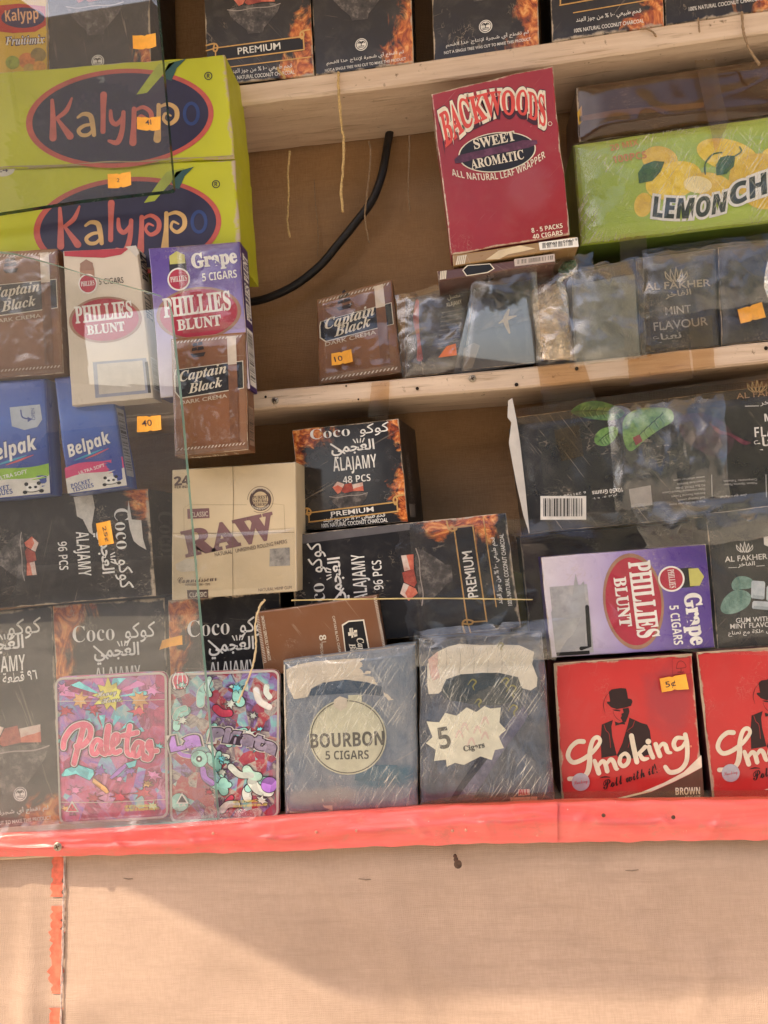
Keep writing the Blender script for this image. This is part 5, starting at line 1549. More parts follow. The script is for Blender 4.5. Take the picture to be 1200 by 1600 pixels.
# ---- rolling paper box
b = Carton('paper_box', 'tan rolling paper box with big purple-brown slab lettering', 'paper box', [(269, 734), (462, 722), (464, 924), (268, 938)], -0.036, 0.075,
           card((0.68, 0.54, 0.34), 0.42, 0.5, edge=(0.66, 0.56, 0.42), scuff=0.5, dust=0.15), None, nu=16, nv=16)
z8 = lambda pts: Zm(.35, 260, 640, pts)
iRw = ink((0.22, 0.115, 0.115)); iRd = ink((0.10, 0.06, 0.05))
def z8t(part, s, p0, p1, h, m, z=2, st=None, off=0.0, arc=0, **kw):
    q = z8([p0, p1]); b.text(part, s, q[0], q[1], h*.35, m, z, st, off, arc*.35, **kw)
z8t('logo_lettering', 'RAW', (92, 655), (490, 568), 112, iRw, 2, 'serif', 0.035)
z8t('lettering', '24', (38, 340), (106, 332), 38, iRd, 2, 'sans', 0.02); z8t('lettering', 'PER BOX', (38, 353), (106, 349), 11, iRd, 2, 'sans')
q = z8([(93, 444), (191, 440), (193, 484), (95, 488)]); b.poly('label_print', q, iRw, 1); z8t('lettering', 'CLASSIC', (110, 480), (187, 476), 22, iCr, 2)
z8t('lettering', 'NATURAL   UNREFINED ROLLING PAPERS', (218, 656), (540, 596), 17, iRd, 2)
z8t('lettering', 'Connoisseur', (52, 776), (226, 764), 30, iRd, 2, 'script', 0.0); z8t('lettering', 'KINGSIZE SLIM + TIPS', (86, 786), (196, 784), 9, iRd, 2, 'sans')
q = z8([(92, 806), (187, 803), (188, 842), (95, 844)]); b.poly('label_print', q, iRd, 1); z8t('lettering', 'CLASSIC', (104, 838), (180, 835), 22, iCr, 2)
z8t('lettering', 'NATURAL HEMP GUM', (412, 812), (560, 800), 14, iRd, 2); 
c = z8([(420, 402)])[0]
b.line('seal_print', [(c[0]+20*math.cos(k*.2618), c[1]+20.5*math.sin(k*.2618)) for k in range(-12, 9)], .6, iRd, 1)
b.ell('seal_print', c[0], c[1], 17, 17.5, iRd, 1); b.ell('seal_print', c[0], c[1], 12.2, 12.6, ink((0.6, 0.46, 0.27)), 2); 
z8t('seal_print', 'PUREST', (388, 400), (452, 396), 14, iRd, 3, 'serif', .01); z8t('seal_print', 'NATURAL', (388, 416), (454, 412), 13, iRd, 3, 'serif', .01); z8t('seal_print', 'FIBERS', (392, 431), (450, 428), 12, iRd, 3, 'serif', .01)
z8t('seal_print', 'AUTHENTIC', (382, 378), (458, 374), 8, iCr, 3, 'sans', 0, 22); z8t('seal_print', 'UNREFINED', (384, 434), (458, 430), 8, iCr, 3, 'sans', 0, -16)
b.poly('tax_stamp', z8([(462, 622), (550, 615), (552, 696), (460, 700)]), cube_mat([(0.14, 0.13, 0.12), (0.34, 0.31, 0.27), (0.5, 0.46, 0.4)], 'stamp_print'), 1)
b.poly('worn_patch', z8([(40, 690), (90, 665), (140, 668), (138, 720), (70, 725), (45, 715)]), ink((0.62, 0.54, 0.42)), 1)
iSeam = ink((0.20, 0.14, 0.08))
b.line('seam_print', z8([(297, 255), (300, 400), (296, 600), (298, 845)]), .7, iSeam, 3); b.line('seam_print', z8([(25, 552), (300, 552), (570, 548)]), .6, iSeam, 3)
b.line('seam_print', z8([(80, 560), (78, 440), (100, 425), (360, 425)]), .35, iSeam, 1, smooth=False); b.line('seam_print', z8([(470, 420), (525, 425), (530, 545)]), .35, iSeam, 1, smooth=False)
b.wrap(FILM, 0.0014, 0.0012, 30, uv0=(0, .5, 1, 1)); b.done()

# ---- big black carton lying upside down on the lower compartment, and its neighbours
b = Carton('molasses_carton', 'large black carton with mint leaves, wrapped in film, white flap standing open', 'molasses carton',
           [(803, 652), (1300, 590), (1310, 788), (826, 834)], -0.008, 0.085, card((0.014, 0.012, 0.012), 0.3, 0.4, coat=0.3), None, nu=24, nv=14)
z2 = lambda pts: Zm(.35, 780, 600, pts)
def z2t(part, s, p0, p1, h, m, z=2, st=None, off=0.0, **kw):
    q = z2([p0, p1]); b.text(part, s, q[0], q[1], h*.35, m, z, st, off, **kw)
MINT = cube_mat([(0.012, 0.035, 0.008), (0.05, 0.14, 0.025), (0.16, 0.30, 0.08)], 'mint_print')
MINT2 = cube_mat([(0.03, 0.08, 0.02), (0.13, 0.28, 0.06), (0.30, 0.45, 0.16)], 'mint_print')
iVein = ink((0.012, 0.045, 0.008)); iLite = ink((0.34, 0.48, 0.20))
def mleaf(pts, m, z, a, e):
    b.poly('leaf_print', z2(smooth_line(pts, 4, True)), m, z)
    b.line('leaf_print', z2([a, ((a[0]+e[0])/2, (a[1]+e[1])/2-6), e]), [.8, 1.2, .4], iVein, z+1)
    for k in range(1, 7):
        t = k/7; x, y = a[0]+(e[0]-a[0])*t, a[1]+(e[1]-a[1])*t
        for s_ in (-1, 1): b.line('leaf_print', z2([(x, y), (x+14+6*s_*0, y+s_*(26-14*abs(t-.4)))]), .7, iVein, z+1, smooth=False)
        for s_ in (-1, 1): b.line('leaf_print', z2([(x+6, y+s_*3), (x+20, y+s_*(24-14*abs(t-.4)))]), .5, iLite, z+1, smooth=False)
mleaf([(320, 125), (360, 90), (430, 75), (510, 95), (560, 128), (520, 160), (440, 160), (370, 148)], MINT, 1, (335, 122), (550, 130))
mleaf([(560, 150), (610, 115), (690, 105), (765, 115), (775, 165), (720, 200), (650, 250), (590, 300), (560, 270), (550, 200)], MINT2, 3, (740, 125), (575, 280))
mleaf([(425, 240), (450, 205), (500, 190), (530, 200), (520, 240), (480, 275), (435, 270)], MINT2, 3, (520, 205), (440, 260))
b.poly('berry_print', z2([(595, 240), (625, 225), (640, 255), (610, 275)]), ink((0.25, 0.02, 0.03)), 5)
b.line('berry_print', z2([(945, 180), (985, 215), (1030, 225), (1090, 260), (1120, 262)]), [3, 6, 4, 7, 3], cube_mat([(0.04, .008, .015), (0.12, .02, .04), (0.22, .05, .08)], 'berry_print'), 1)
b.poly('petal_print', z2(smooth_line([(800, 150), (900, 130), (1000, 170), (1050, 250), (1000, 330), (900, 300), (820, 240)], 4, True)), cube_mat([(0.015, .01, .012), (0.04, .018, .025), (0.08, .03, .05)], 'petal_print'), 0)
b.barcode(*z2([(184, 500)])[0], *z2([(388, 606)])[0], z=2)
z2t('lettering', '6 291106 760015', (386, 478), (200, 510), 11, iW, 3)
z2t('lettering', '10x50 Grams', (552, 462), (414, 478), 19, iW, 2, 'sans'); z2t('lettering', '١٠ × ٥٠ غرام', (524, 488), (416, 502), 15, iW, 2, ar=True)
b.poly('stamp_print', z2([(578, 470), (676, 452), (684, 540), (590, 552)]), ink((0.30, 0.28, 0.26)), 2)
for k, (t, w) in enumerate((('www.alfakher.com', 140), ('United Arab Emirates', 124), ('PO Box 779147, Dubai', 130), ('Dubai International Financial Centre', 190), ('Emirates Financial Towers', 150), ('AHF Holdings Limited', 120), ('Made in the UAE under license', 160))):
    z2t('lettering', t, (918, 410+k*18), (918-w, 422+k*18+w*.03), 10, ink((0.5, 0.48, 0.45)), 2)
for k, t in enumerate(('Components: Tobacco,', 'Molasses, Glycerine, Flavour.')): z2t('lettering', t, (1150, 422+k*16), (1000, 430+k*16), 10, ink((0.5, 0.48, 0.45)), 2)
z2t('lettering', 'المكونات: تبغ، عسل', (1105, 488), (986, 496), 14, iW, 2, ar=True)
for x in (948, 1190): b.line('lettering', z2([(x, 405), (x+2, 505)]), .7, iW, 2, smooth=False)
wings(b, *z2([(1150, 12)])[0], 30, iAG); z2t('logo_lettering', 'AL FAKHER', (1060, 68), (1310, 40), 26, ink((0.36, 0.25, 0.18)), 2)
z2t('logo_lettering', 'الفاخر', (1165, 100), (1260, 92), 26, iW, 2, ar=True); b.line('logo_lettering', z2([(1098, 99), (1158, 98)]), .9, iW, 2, smooth=False)
z2t('lettering', 'MINT', (1185, 168), (1300, 158), 34, iW, 2, 'sans'); z2t('lettering', 'FLAVOUR', (1140, 238), (1380, 222), 44, iW, 2, 'sans', -.01); z2t('lettering', 'نعناع', (1135, 300), (1270, 294), 60, iW, 2, None, .02, ar=True)
mb = MB()                                     # standing white flap
fl = [(794, 626), (800, 622), (806, 652), (812, 690), (820, 760), (827, 834), (818, 806), (806, 752), (795, 692), (799, 660), (793, 652)]
vs = [P(x, y, -0.009-0.014*(0.5-(x-794)/66.0)) for x, y in fl]; tr = tessellate_polygon([[Vector((x, y, 0)) for x, y in fl]])
mb.add(vs+[v+Vector((0.0004, 0.0006, 0)) for v in vs], [tuple(t) for t in tr]+[tuple(len(fl)+k for k in t) for t in tr], plain('white_board', (0.62, 0.58, 0.53), 0.7, 0, 0.08, 60))
mb.build('flap', b.body)
b.wrap(film_mat('carton_wrap', (0.97, 0.96, 0.95), 0.9, 0.09, 0.004, (14, 0.3), 0.2, speck=0.05), 0.003, 0.003, 13, nu=70, nv=34)
b.done()
b = Carton('storage_box', 'dark maroon box in the shadow between black carton and purple pack', 'box', [(812, 838), (1150, 808), (1160, 1000), (830, 1016)], 0.03, 0.05, card((0.06, 0.03, 0.03), 0.5, 0.5)); b.done()
b = Carton('storage_box', 'olive yellow packet tucked behind the long charcoal carton end', 'packet', [(795, 890), (852, 905), (860, 1010), (800, 1020)], 0.045, 0.03, card((0.17, 0.14, 0.02), 0.5, 0.5)); b.done()
b = Carton('gum_carton', 'grey-black carton printed with mint gum cubes, between purple pack and picture edge', 'gum carton', [(1104, 803), (1292, 778), (1312, 1002), (1122, 1014)], -0.018, 0.06, card((0.030, 0.028, 0.027), 0.35, 0.5, coat=0.2), None, nu=16, nv=16)
z3 = lambda pts: Zm(.31667, 820, 820, pts)
def z3t(part, s, p0, p1, h, m, z=2, st=None, off=0.0, **kw):
    q = z3([p0, p1]); b.text(part, s, q[0], q[1], h*.31667, m, z, st, off, **kw)
wings(b, *z3([(1083, 112)])[0], 25, iW)
z3t('logo_lettering', 'AL FAKHER', (988, 184), (1196, 168), 27, iW, 2, None, .012); z3t('logo_lettering', 'الفاخر', (1052, 212), (1135, 205), 26, iW, 2, None, .02, ar=True)
for (p, q) in (((1005, 212), (1045, 210)), ((1142, 204), (1182, 201))): b.line('logo_lettering', z3([p, q]), .8, iW, 2, smooth=False)
GUM = cube_mat([(0.36, 0.42, 0.46), (0.52, 0.58, 0.62), (0.66, 0.70, 0.72)], 'gum_print'); GUM2 = cube_mat([(0.26, 0.31, 0.35), (0.36, 0.42, 0.46), (0.45, 0.5, 0.53)], 'gum_print')
GL = cube_mat([(0.08, 0.16, 0.13), (0.17, 0.30, 0.25), (0.30, 0.44, 0.38)], 'mint_print')
b.poly('leaf_print', z3(smooth_line([(1020, 290), (1045, 258), (1090, 255), (1125, 275), (1115, 310), (1070, 318), (1030, 322)], 4, True)), GL, 1)
b.poly('leaf_print', z3(smooth_line([(965, 410), (985, 360), (1030, 325), (1085, 325), (1115, 352), (1100, 400), (1040, 435), (985, 438)], 4, True)), GL, 2)
for k in range(6):
    x = 990+k*20; y = 415-k*13
    b.line('leaf_print', z3([(x, y), (x-4, y-28+k)]), .4, ink((0.07, 0.13, 0.11)), 3, smooth=False); b.line('leaf_print', z3([(x, y), (x+22, y+8)]), .4, ink((0.07, 0.13, 0.11)), 3, smooth=False)
for (x0, y0, x1, y1) in ((1115, 275, 1185, 368), (1190, 300, 1262, 380), (1120, 375, 1210, 420), (1215, 385, 1290, 440)):
    b.poly('gum_print', z3([(x0+8, y0), (x1-5, y0+4), (x1, y0+14), (x1-4, y1-4), (x1-14, y1), (x0+4, y1-6), (x0, y1-14), (x0+2, y0+8)]), GUM, 4)
    b.poly('gum_print', z3([(x0+4, y1-6), (x0+10, y1-22), (x1-8, y1-16), (x1-4, y1-4), (x1-14, y1)]), GUM2, 5)
z3t('lettering', 'GUM WITH', (1042, 484), (1212, 474), 24, iW, 2, None, .01); z3t('lettering', 'MINT FLAVOUR', (1014, 513), (1255, 500), 24, iW, 2, None, .01); z3t('lettering', 'معسل علكة مع نعناع', (1004, 552), (1275, 535), 28, iW, 2, None, .015, ar=True)
b.poly('badge_print', z3([(1178, 60), (1240, 52), (1240, 95), (1210, 112), (1180, 98)]), iW, 1)
b.wrap(film_mat('gum_wrap', (0.97, 0.96, 0.95), 1.0, 0.10, 0.01, (16, 0.3), 0.15, speck=0.06), 0.002, 0.003, 14); b.done()

# ---- red cigarette paper boxes with the top-hat figure
iSm = ink((0.030, 0.012, 0.012)); iSC = ink((0.72, 0.62, 0.46)); iBr = ink((0.115, 0.055, 0.035))
def smoking(label, quad, dx, dy, seed):
    b = Carton('paper_box', label, 'paper box', quad, -0.030, 0.07, card((0.56, 0.030, 0.028), 0.34, 1.3, edge=(0.50, 0.36, 0.24), coat=0.3, scuff=0.35, dust=0.12, spots=[(.82, .3, .22, .3, (0.38, 0.035, 0.04))]), card((0.10, 0.02, 0.02), 0.5, 0.5), 'red rolling paper boxes', nu=20, nv=20, wob=0.0009)
    z = lambda pts: [(x+dx, y+dy) for x, y in Zm(.3, 840, 1000, pts)]
    def pl(pts, m, zz=1, part='figure_print'): b.poly(part, z(pts), m, zz)
    pl([(370, 270), (385, 257), (430, 250), (460, 252), (466, 275), (470, 304), (488, 308), (494, 320), (486, 343), (455, 352), (412, 360), (382, 350), (362, 330), (360, 322), (378, 320)], iSm)
    pl([(442, 358), (474, 352), (478, 372), (470, 400), (458, 428), (442, 424), (432, 405), (438, 396), (436, 384), (448, 378)], iSm)
    pl([(388, 362), (400, 368), (430, 372), (432, 366), (410, 362)], iSm)
    b.line('figure_print', z([(394, 372), (398, 388), (412, 408), (430, 420)]), [.5, .5, .8, .5], iSm, 1)
    pl([(402, 424), (424, 432), (434, 428), (452, 420), (456, 440), (440, 438), (428, 440), (405, 446)], iSm, 2)
    pl([(334, 440), (368, 426), (392, 416), (384, 450), (388, 500), (400, 550), (412, 600), (332, 614), (328, 520)], iSm)
    pl([(478, 404), (540, 432), (570, 440), (584, 470), (592, 530), (600, 590), (520, 616), (424, 618), (412, 600), (440, 540), (458, 480), (470, 440)], iSm)
    b.line('figure_print', z([(345, 440), (356, 470), (372, 490), (380, 560)]), .8, ink((0.4, 0.03, 0.03)), 2); b.line('figure_print', z([(505, 420), (495, 450), (462, 475), (495, 488), (470, 560)]), [.6, 1, .6, .8, .5], ink((0.4, 0.03, 0.03)), 2, smooth=False)
    b.line('figure_print', z([(352, 380), (342, 340), (352, 300), (372, 275)]), [.3, .8, .6, .3], iSm, 2)
    # swoosh and brown corner
    pl([(852, 598), (856, 662), (790, 698), (700, 742), (590, 790), (440, 826), (400, 826), (540, 792), (660, 742), (760, 688)], iSC, 1, 'swoosh_print')
    pl([(856, 664), (868, 826), (446, 826), (592, 792), (702, 744), (792, 700)], iBr, 1, 'swoosh_print')
    def L(pts, w, zz=4): b.line('logo_lettering', z(pts), [q*.3 for q in w] if isinstance(w, list) else w*.3, iSC, zz)
    L([(238, 528), (205, 530), (170, 562), (158, 605), (184, 636), (232, 622), (288, 580), (324, 530), (312, 506), (288, 520), (272, 575), (270, 640), (258, 690), (228, 716), (165, 722)], [26, 24, 22, 24, 24, 24, 22, 20, 22, 22, 24, 28, 26, 22, 24])
    L([(296, 628), (308, 660), (318, 692)], [20, 26, 26]); L([(312, 660), (334, 632), (350, 640), (362, 682)], [14, 22, 24, 24]); L([(356, 650), (378, 622), (394, 632), (408, 668), (418, 670)], [14, 22, 24, 22, 12])
    L([(432, 606), (426, 636), (444, 656), (468, 640), (474, 610), (456, 590), (434, 602)], [20, 22, 22, 22, 22, 20, 18], 4)
    L([(488, 498), (500, 560), (516, 634)], [26, 26, 26]); L([(560, 556), (528, 588), (512, 600)], [22, 18, 14]); L([(528, 588), (548, 618), (574, 616)], [18, 24, 14])
    L([(580, 556), (588, 584), (600, 610)], [24, 24, 24]); b.ell('logo_lettering', *z([(576, 528)])[0], 4.4, 4.4, iSC, 4)
    L([(614, 542), (624, 570), (636, 602)], [24, 26, 26]); L([(626, 570), (646, 542), (664, 546), (676, 580), (694, 586)], [14, 20, 24, 24, 14])
    L([(760, 510), (724, 510), (708, 540), (722, 568), (752, 556), (768, 528)], [18, 22, 24, 22, 20, 14]); L([(768, 492), (778, 550), (774, 630), (740, 676), (690, 688), (664, 660)], [24, 24, 24, 24, 26, 22])
    b.ell('logo_lettering', *z([(797, 553)])[0], 1.8, 1.8, ink((0.7, 0.2, 0.12)), 3)
    q = z([(345, 778), (625, 690)]); b.text('slogan_lettering', 'Roll with it!', q[0], q[1], 15, iSm, 3, 'script', .012)
    b.line('slogan_lettering', z([(324, 718), (350, 712), (376, 714)]), [.8, 2, 1], iSm, 3)
    q = z([(718, 806), (846, 802)]); b.text('lettering', 'BROWN', q[0], q[1], 11, iSC, 3, 'sans', 0.0); q = z([(768, 824), (848, 822)]); b.text('lettering', 'KING SIZE', q[0], q[1], 4, iSC, 3)
    c = z([(224, 738)])[0]; b.ell('round_sticker', c[0], c[1], 14, 14, ink((0.45, 0.44, 0.50), 0.25, 0.4), 6)
    q = z([(180, 752), (270, 740)]); b.text('round_sticker', 'Smoking', (q[0][0]+3, q[0][1]), (q[1][0]-3, q[1][1]), 6, ink((0.4, 0.04, 0.05)), 7, 'script')
    q = z([(700, 98), (792, 90), (794, 176), (702, 182)]); b.line('stamp_print', q, .5, iSm, 2, smooth=False, closed=True)
    b.line('stamp_print', z([(722, 148), (728, 120), (745, 108), (765, 120), (770, 142), (722, 148)]), .6, iSm, 2); b.line('stamp_print', z([(746, 146), (747, 164)]), .6, iSm, 2, smooth=False); q = z([(730, 172), (764, 169)]); b.text('stamp_print', 'MIX', q[0], q[1], 2.4, iSm, 2)
    rn = random.Random(seed)
    for (A_, B_, nrm_, w0) in ((quad[0], quad[1], (0, 1), 3.4), (quad[0], quad[3], (1, 0), 2.2)):
        e1, e2 = [], []
        for k in range(41):
            t = k/40; x, y = A_[0]+(B_[0]-A_[0])*t, A_[1]+(B_[1]-A_[1])*t
            e1.append((x-nrm_[0]*1.2, y-nrm_[1]*1.2)); w_ = w0*max(.12, .55+1.1*mnoise.noise(Vector((t*7, seed*3.3+w0, 0)))+rn.uniform(-.25, .25))
            e2.append((x+nrm_[0]*w_, y+nrm_[1]*w_))
        b.poly('torn_edge', e1+e2[::-1], CARDBACK, 5)
    return b.done()
smoking('red cigarette paper box with top-hat figure and orange price sticker', [(866, 1037), (1081, 1022), (1101, 1250), (879, 1252)], 0, 0, 1)
smoking('red cigarette paper box with top-hat figure, cut off by the picture edge', [(1089, 1020), (1308, 1005), (1336, 1246), (1114, 1249)], 234, -14, 2)

# ---- two leaf cigar pouches in scratched cellophane
POUCH = 'leaf cigar pouches in cellophane'
SCR = film_mat('scratched_cellophane', (0.95, 0.95, 0.95), 1.5, 0.12, 0.02, (30, 0.4), 0.15, speck=0.05, streak=0.46, sdir=0.9, dirt_glint=(0.80, 0.76, 0.64))  # streaks paint the scratches together with their bright highlights
b = Carton('cigar_pouch', 'dusty grey-blue cigar pouch with round cream BOURBON label', 'cigar pouch', [(443, 1032), (650, 1006), (653, 1262), (445, 1272)], -0.044, 0.02,
           card((0.22, 0.25, 0.285), 0.4, 0.6, dust=0.5, edge=(0.4, 0.36, 0.3), mottle=(0.13, 0.165, 0.215), spots=[(.75, .80, .3, .10, (0.05, 0.13, 0.19)), (.3, .9, .35, .08, (0.30, 0.29, 0.27))]), None, POUCH, 0.005, 0.003, 0.0012, nu=18, nv=22)
zc = lambda pts: Zm(.35, 240, 920, pts)
def zct(part, s, p0, p1, h, m, z=3, st=None, off=0.0, **kw):
    q = zc([p0, p1]); b.text(part, s, q[0], q[1], h*.35, m, z, st, off, **kw)
iPal = ink((0.60, 0.52, 0.40)); iLab = ink((0.60, 0.57, 0.40)); iSlate = ink((0.05, 0.08, 0.12)); iDkG = ink((0.09, 0.085, 0.07))
b.poly('banner_print', zc([(592, 360), (640, 338), (720, 322), (860, 312), (1000, 305), (1100, 308), (1105, 340), (1095, 380), (1110, 440), (1090, 490), (1050, 495), (1030, 470), (1025, 432), (950, 412), (860, 402), (760, 415), (710, 440), (690, 480), (630, 490), (600, 430)]), iPal, 1)
b.poly('band_print', zc([(706, 445), (760, 418), (860, 403), (950, 414), (1022, 435), (1025, 475), (900, 460), (700, 474)]), iSlate, 2)
c = zc([(870, 655)])[0]; b.ell('round_label', c[0], c[1], 60, 59, iLab, 2); b.line('round_label', [(c[0]+57*math.cos(k*.1309), c[1]+56*math.sin(k*.1309)) for k in range(48)], 1.6, iDkG, 3, closed=True)
b.ell('round_label', c[0], c[1], 54, 53, iLab, 4)
zct('label_lettering', 'BOURBON', (706, 704), (1032, 690), 60, iDkG, 5, 'sans', .01); zct('label_lettering', '5 CIGARS', (772, 756), (964, 752), 38, iDkG, 5, 'sans', 0)
b.poly('tag_print', zc([(810, 490), (835, 475), (868, 485), (868, 520), (840, 540), (808, 520)]), iPal, 6); b.poly('tag_print', zc([(872, 470), (932, 468), (934, 530), (874, 536)]), iLab, 6)
b.poly('patch_print', zc([(960, 780), (1090, 782), (1088, 850), (900, 850), (905, 820), (960, 810)]), ink((0.06, 0.13, 0.18)), 1)
for (x0, y0, x1, y1) in ((608, 968, 800, 1000), (640, 938, 760, 972), (676, 905, 730, 938)): b.poly('step_print', zc([(x0, y0), (x1, y0-4), (x1, y1-4), (x0, y1)]), iPal, 2)
b.line('edge_wear', zc([(585, 340), (590, 600), (600, 990)]), 2, iPal, 2)
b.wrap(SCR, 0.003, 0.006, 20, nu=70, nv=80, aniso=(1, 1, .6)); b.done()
b = Carton('cigar_pouch', 'dark slate cigar pouch with jagged cream label reading 5 Cigars', 'cigar pouch', [(655, 998), (847, 990), (867, 1250), (657, 1258)], -0.044, 0.02,
           card((0.050, 0.062, 0.088), 0.35, 0.6, dust=0.4, edge=(0.3, 0.3, 0.3), mottle=(0.085, 0.11, 0.16)), None, POUCH, 0.005, 0.003, 0.0012, nu=18, nv=22)
z6 = lambda pts: Zm(.23333, 620, 960, pts)
iJag = ink((0.70, 0.66, 0.50)); iPk = ink((0.62, 0.42, 0.36))
b.poly('banner_print', z6([(205, 330), (270, 250), (340, 215), (420, 195), (560, 205), (700, 200), (820, 205), (920, 250), (905, 330), (940, 420), (935, 480), (895, 505), (840, 490), (815, 440), (810, 415), (680, 385), (540, 390), (430, 395), (330, 430), (320, 490), (280, 525), (215, 530), (205, 470)]), ink((0.66, 0.60, 0.48)), 1)
for p in ([(210, 300), (275, 245), (275, 330), (225, 400)], [(225, 400), (270, 340), (290, 420), (240, 440)]): b.poly('faded_print', z6(p), iPk, 2)
for k in range(5): b.line('crease_print', z6([(330+k*90, 220), (335+k*92, 300), (325+k*94, 390)]), .35, iDkG, 2)
b.poly('band_print', z6([(330, 432), (430, 398), (570, 385), (690, 388), (810, 418), (840, 500), (830, 560), (690, 600), (540, 600), (320, 560), (300, 500)]), ink((0.035, 0.05, 0.06)), 2)
for (x, y, s_) in ((500, 430, 1), (760, 470, 1.2), (690, 190, .7), (540, 560, .8), (770, 600, 1.1), (720, 420, .9)):
    b.line('leaf_pattern', z6([(x-25*s_, y+35*s_), (x+5*s_, y), (x+30*s_, y+15*s_), (x+10*s_, y+45*s_), (x+20*s_, y+70*s_)]), [.8, 2.2, 2.6, 2.2, .8], ink((0.24, 0.22, 0.06)), 3)
star = [(200, 712), (285, 715), (325, 652), (400, 670), (468, 614), (530, 645), (585, 605), (625, 622), (695, 615), (685, 715), (730, 765), (680, 805), (715, 885), (655, 898), (635, 965), (560, 940), (450, 998), (390, 985), (335, 1012), (330, 965), (250, 975), (262, 900), (195, 858), (240, 815)]
b.poly('jagged_label', z6(star), iJag, 5)
def z6t(part, s, p0, p1, h, m, z=6, st=None, off=0.0, **kw):
    q = z6([p0, p1]); b.text(part, s, q[0], q[1], h*.23333, m, z, st, off, **kw)
z6t('label_lettering', '5', (292, 895), (370, 880), 140, iDkG, 6, 'sans'); z6t('label_lettering', 'Cigars', (450, 908), (588, 878), 36, iDkG, 6, 'serif', .03)
for (x, y) in ((455, 740), (540, 760), (590, 700), (500, 840), (590, 800), (420, 790)): b.line('faded_print', z6([(x-25, y+25), (x, y-20), (x+22, y+22)]), [2, 4, 2], ink((0.68, 0.50, 0.42)), 6)
cig = cube_mat([(0.05, 0.05, 0.085), (0.10, 0.10, 0.16), (0.21, 0.21, 0.28)], 'cigar_print')
b.poly('cigar_print', z6([(850, 600), (875, 660), (850, 720), (700, 920), (600, 1080), (500, 1240), (360, 1245), (480, 1060), (640, 840), (760, 700)]), cig, 3)
b.poly('cigar_print', z6([(540, 950), (620, 940), (480, 1120), (390, 1245), (350, 1245), (420, 1130)]), ink((0.02, 0.025, 0.045)), 4)
b.poly('step_print', z6([(760, 1222), (940, 1216), (940, 1242), (760, 1248)]), iPk, 2); b.poly('step_print', z6([(812, 1166), (888, 1164), (890, 1205), (812, 1210)]), iPk, 2); z6t('step_print', 'ALL', (815, 1205), (882, 1200), 38, iMar, 3, 'sans')
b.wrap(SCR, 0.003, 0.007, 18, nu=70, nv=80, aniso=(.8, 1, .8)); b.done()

# ---- holographic foil bags
def holo(name, stops, scale, metal=0.25):
    g = G(name)
    o = g.obj()
    vo = g.n('TexVoronoi', {'feature': 'F1'}, Scale=scale*2.0, Vector=o)
    n = g.noise(o, scale, 5, 0.65, 1.4)
    hue = g.math('ADD', g.math('MULTIPLY', g.n('SeparateXYZ', i0=vo.outputs[1]).outputs[0], 0.42), g.math('MULTIPLY', n, 0.62))
    c = g.ramp(hue, stops)
    lw = g.n('LayerWeight', Blend=0.35)
    g.bump(g.math('ADD', n, g.math('MULTIPLY', vo.outputs[0], 1.5)), 0.35, 0.002)
    return g.final(c, 0.24, 0.5, metal)
H_PAL = holo('holographic_foil', [(0.20, (0.10, 0.38, 0.44)), (0.30, (0.56, 0.20, 0.42)), (0.40, (0.64, 0.09, 0.22)), (0.48, (0.32, 0.06, 0.15)), (0.55, (0.74, 0.30, 0.48)), (0.63, (0.34, 0.16, 0.56)), (0.72, (0.24, 0.58, 0.66)), (0.84, (0.84, 0.64, 0.52))], 34)
H_PIN = holo('holographic_foil_dark', [(0.20, (0.12, 0.34, 0.30)), (0.30, (0.40, 0.12, 0.18)), (0.40, (0.42, 0.06, 0.08)), (0.48, (0.50, 0.46, 0.40)), (0.55, (0.14, 0.08, 0.13)), (0.63, (0.34, 0.22, 0.48)), (0.72, (0.26, 0.58, 0.56)), (0.84, (0.74, 0.70, 0.60))], 46)
def hink(c, nm='foil_print'):
    c = mul(c, 1.35)
    return holo(nm, [(0.2, mul(c, .55)), (0.45, c), (0.7, mul(c, 1.45)), (0.85, mul(c, .9))], 50, 0.2)
BAGE = ink((0.66, 0.58, 0.48))
iOut = ink((0.035, 0.02, 0.035))
rnd = random.Random(12)
def foilbag(label, quad, mat):
    b = Carton('foil_bag', label, 'foil bag', quad, -0.044, 0.003, mat, BAGE, 'holographic foil bags', 0.005, 0.0015, 0.0006, nu=24, nv=30, rc=.07)
    return b
def outlined(b, pts, m, z, w=1.0, part='cartoon_print'):
    b.poly(part, pts, m, z)
    b.line(part, pts+[pts[0]], w, iOut, z+1, smooth=False)
def burst(cx, cy, r0, r1, n, sd):
    q = random.Random(sd)
    return [(cx+(r1*q.uniform(.75, 1.15) if k % 2 else r0)*math.cos(k*math.pi/n), cy+(r1*q.uniform(.75, 1.15) if k % 2 else r0)*math.sin(k*math.pi/n)) for k in range(2*n)]
def drip(cx, cy, s_, sd):
    q = random.Random(sd); out = []
    for k in range(14):
        a_ = k/14*6.283; r = s_*(1 if k % 2 else .45)*q.uniform(.7, 1.2)
        out.append((cx+r*math.cos(a_), cy+r*.7*math.sin(a_)))
    return smooth_line(out, 3, True)
b = foilbag('pink holographic foil bag with pink script lettering and a yellow star burst', [(86, 1058), (262, 1048), (265, 1278), (93, 1289)], H_PAL)
z4 = lambda pts: Zm(.25, 0, 920, pts)
hP = hink((0.66, 0.20, 0.40)); hC = hink((0.14, 0.54, 0.60)); hO = hink((0.60, 0.30, 0.12)); hY = hink((0.62, 0.52, 0.10)); hR = hink((0.45, 0.05, 0.09)); hV = hink((0.30, 0.13, 0.45)); hM = hink((0.42, 0.62, 0.50))
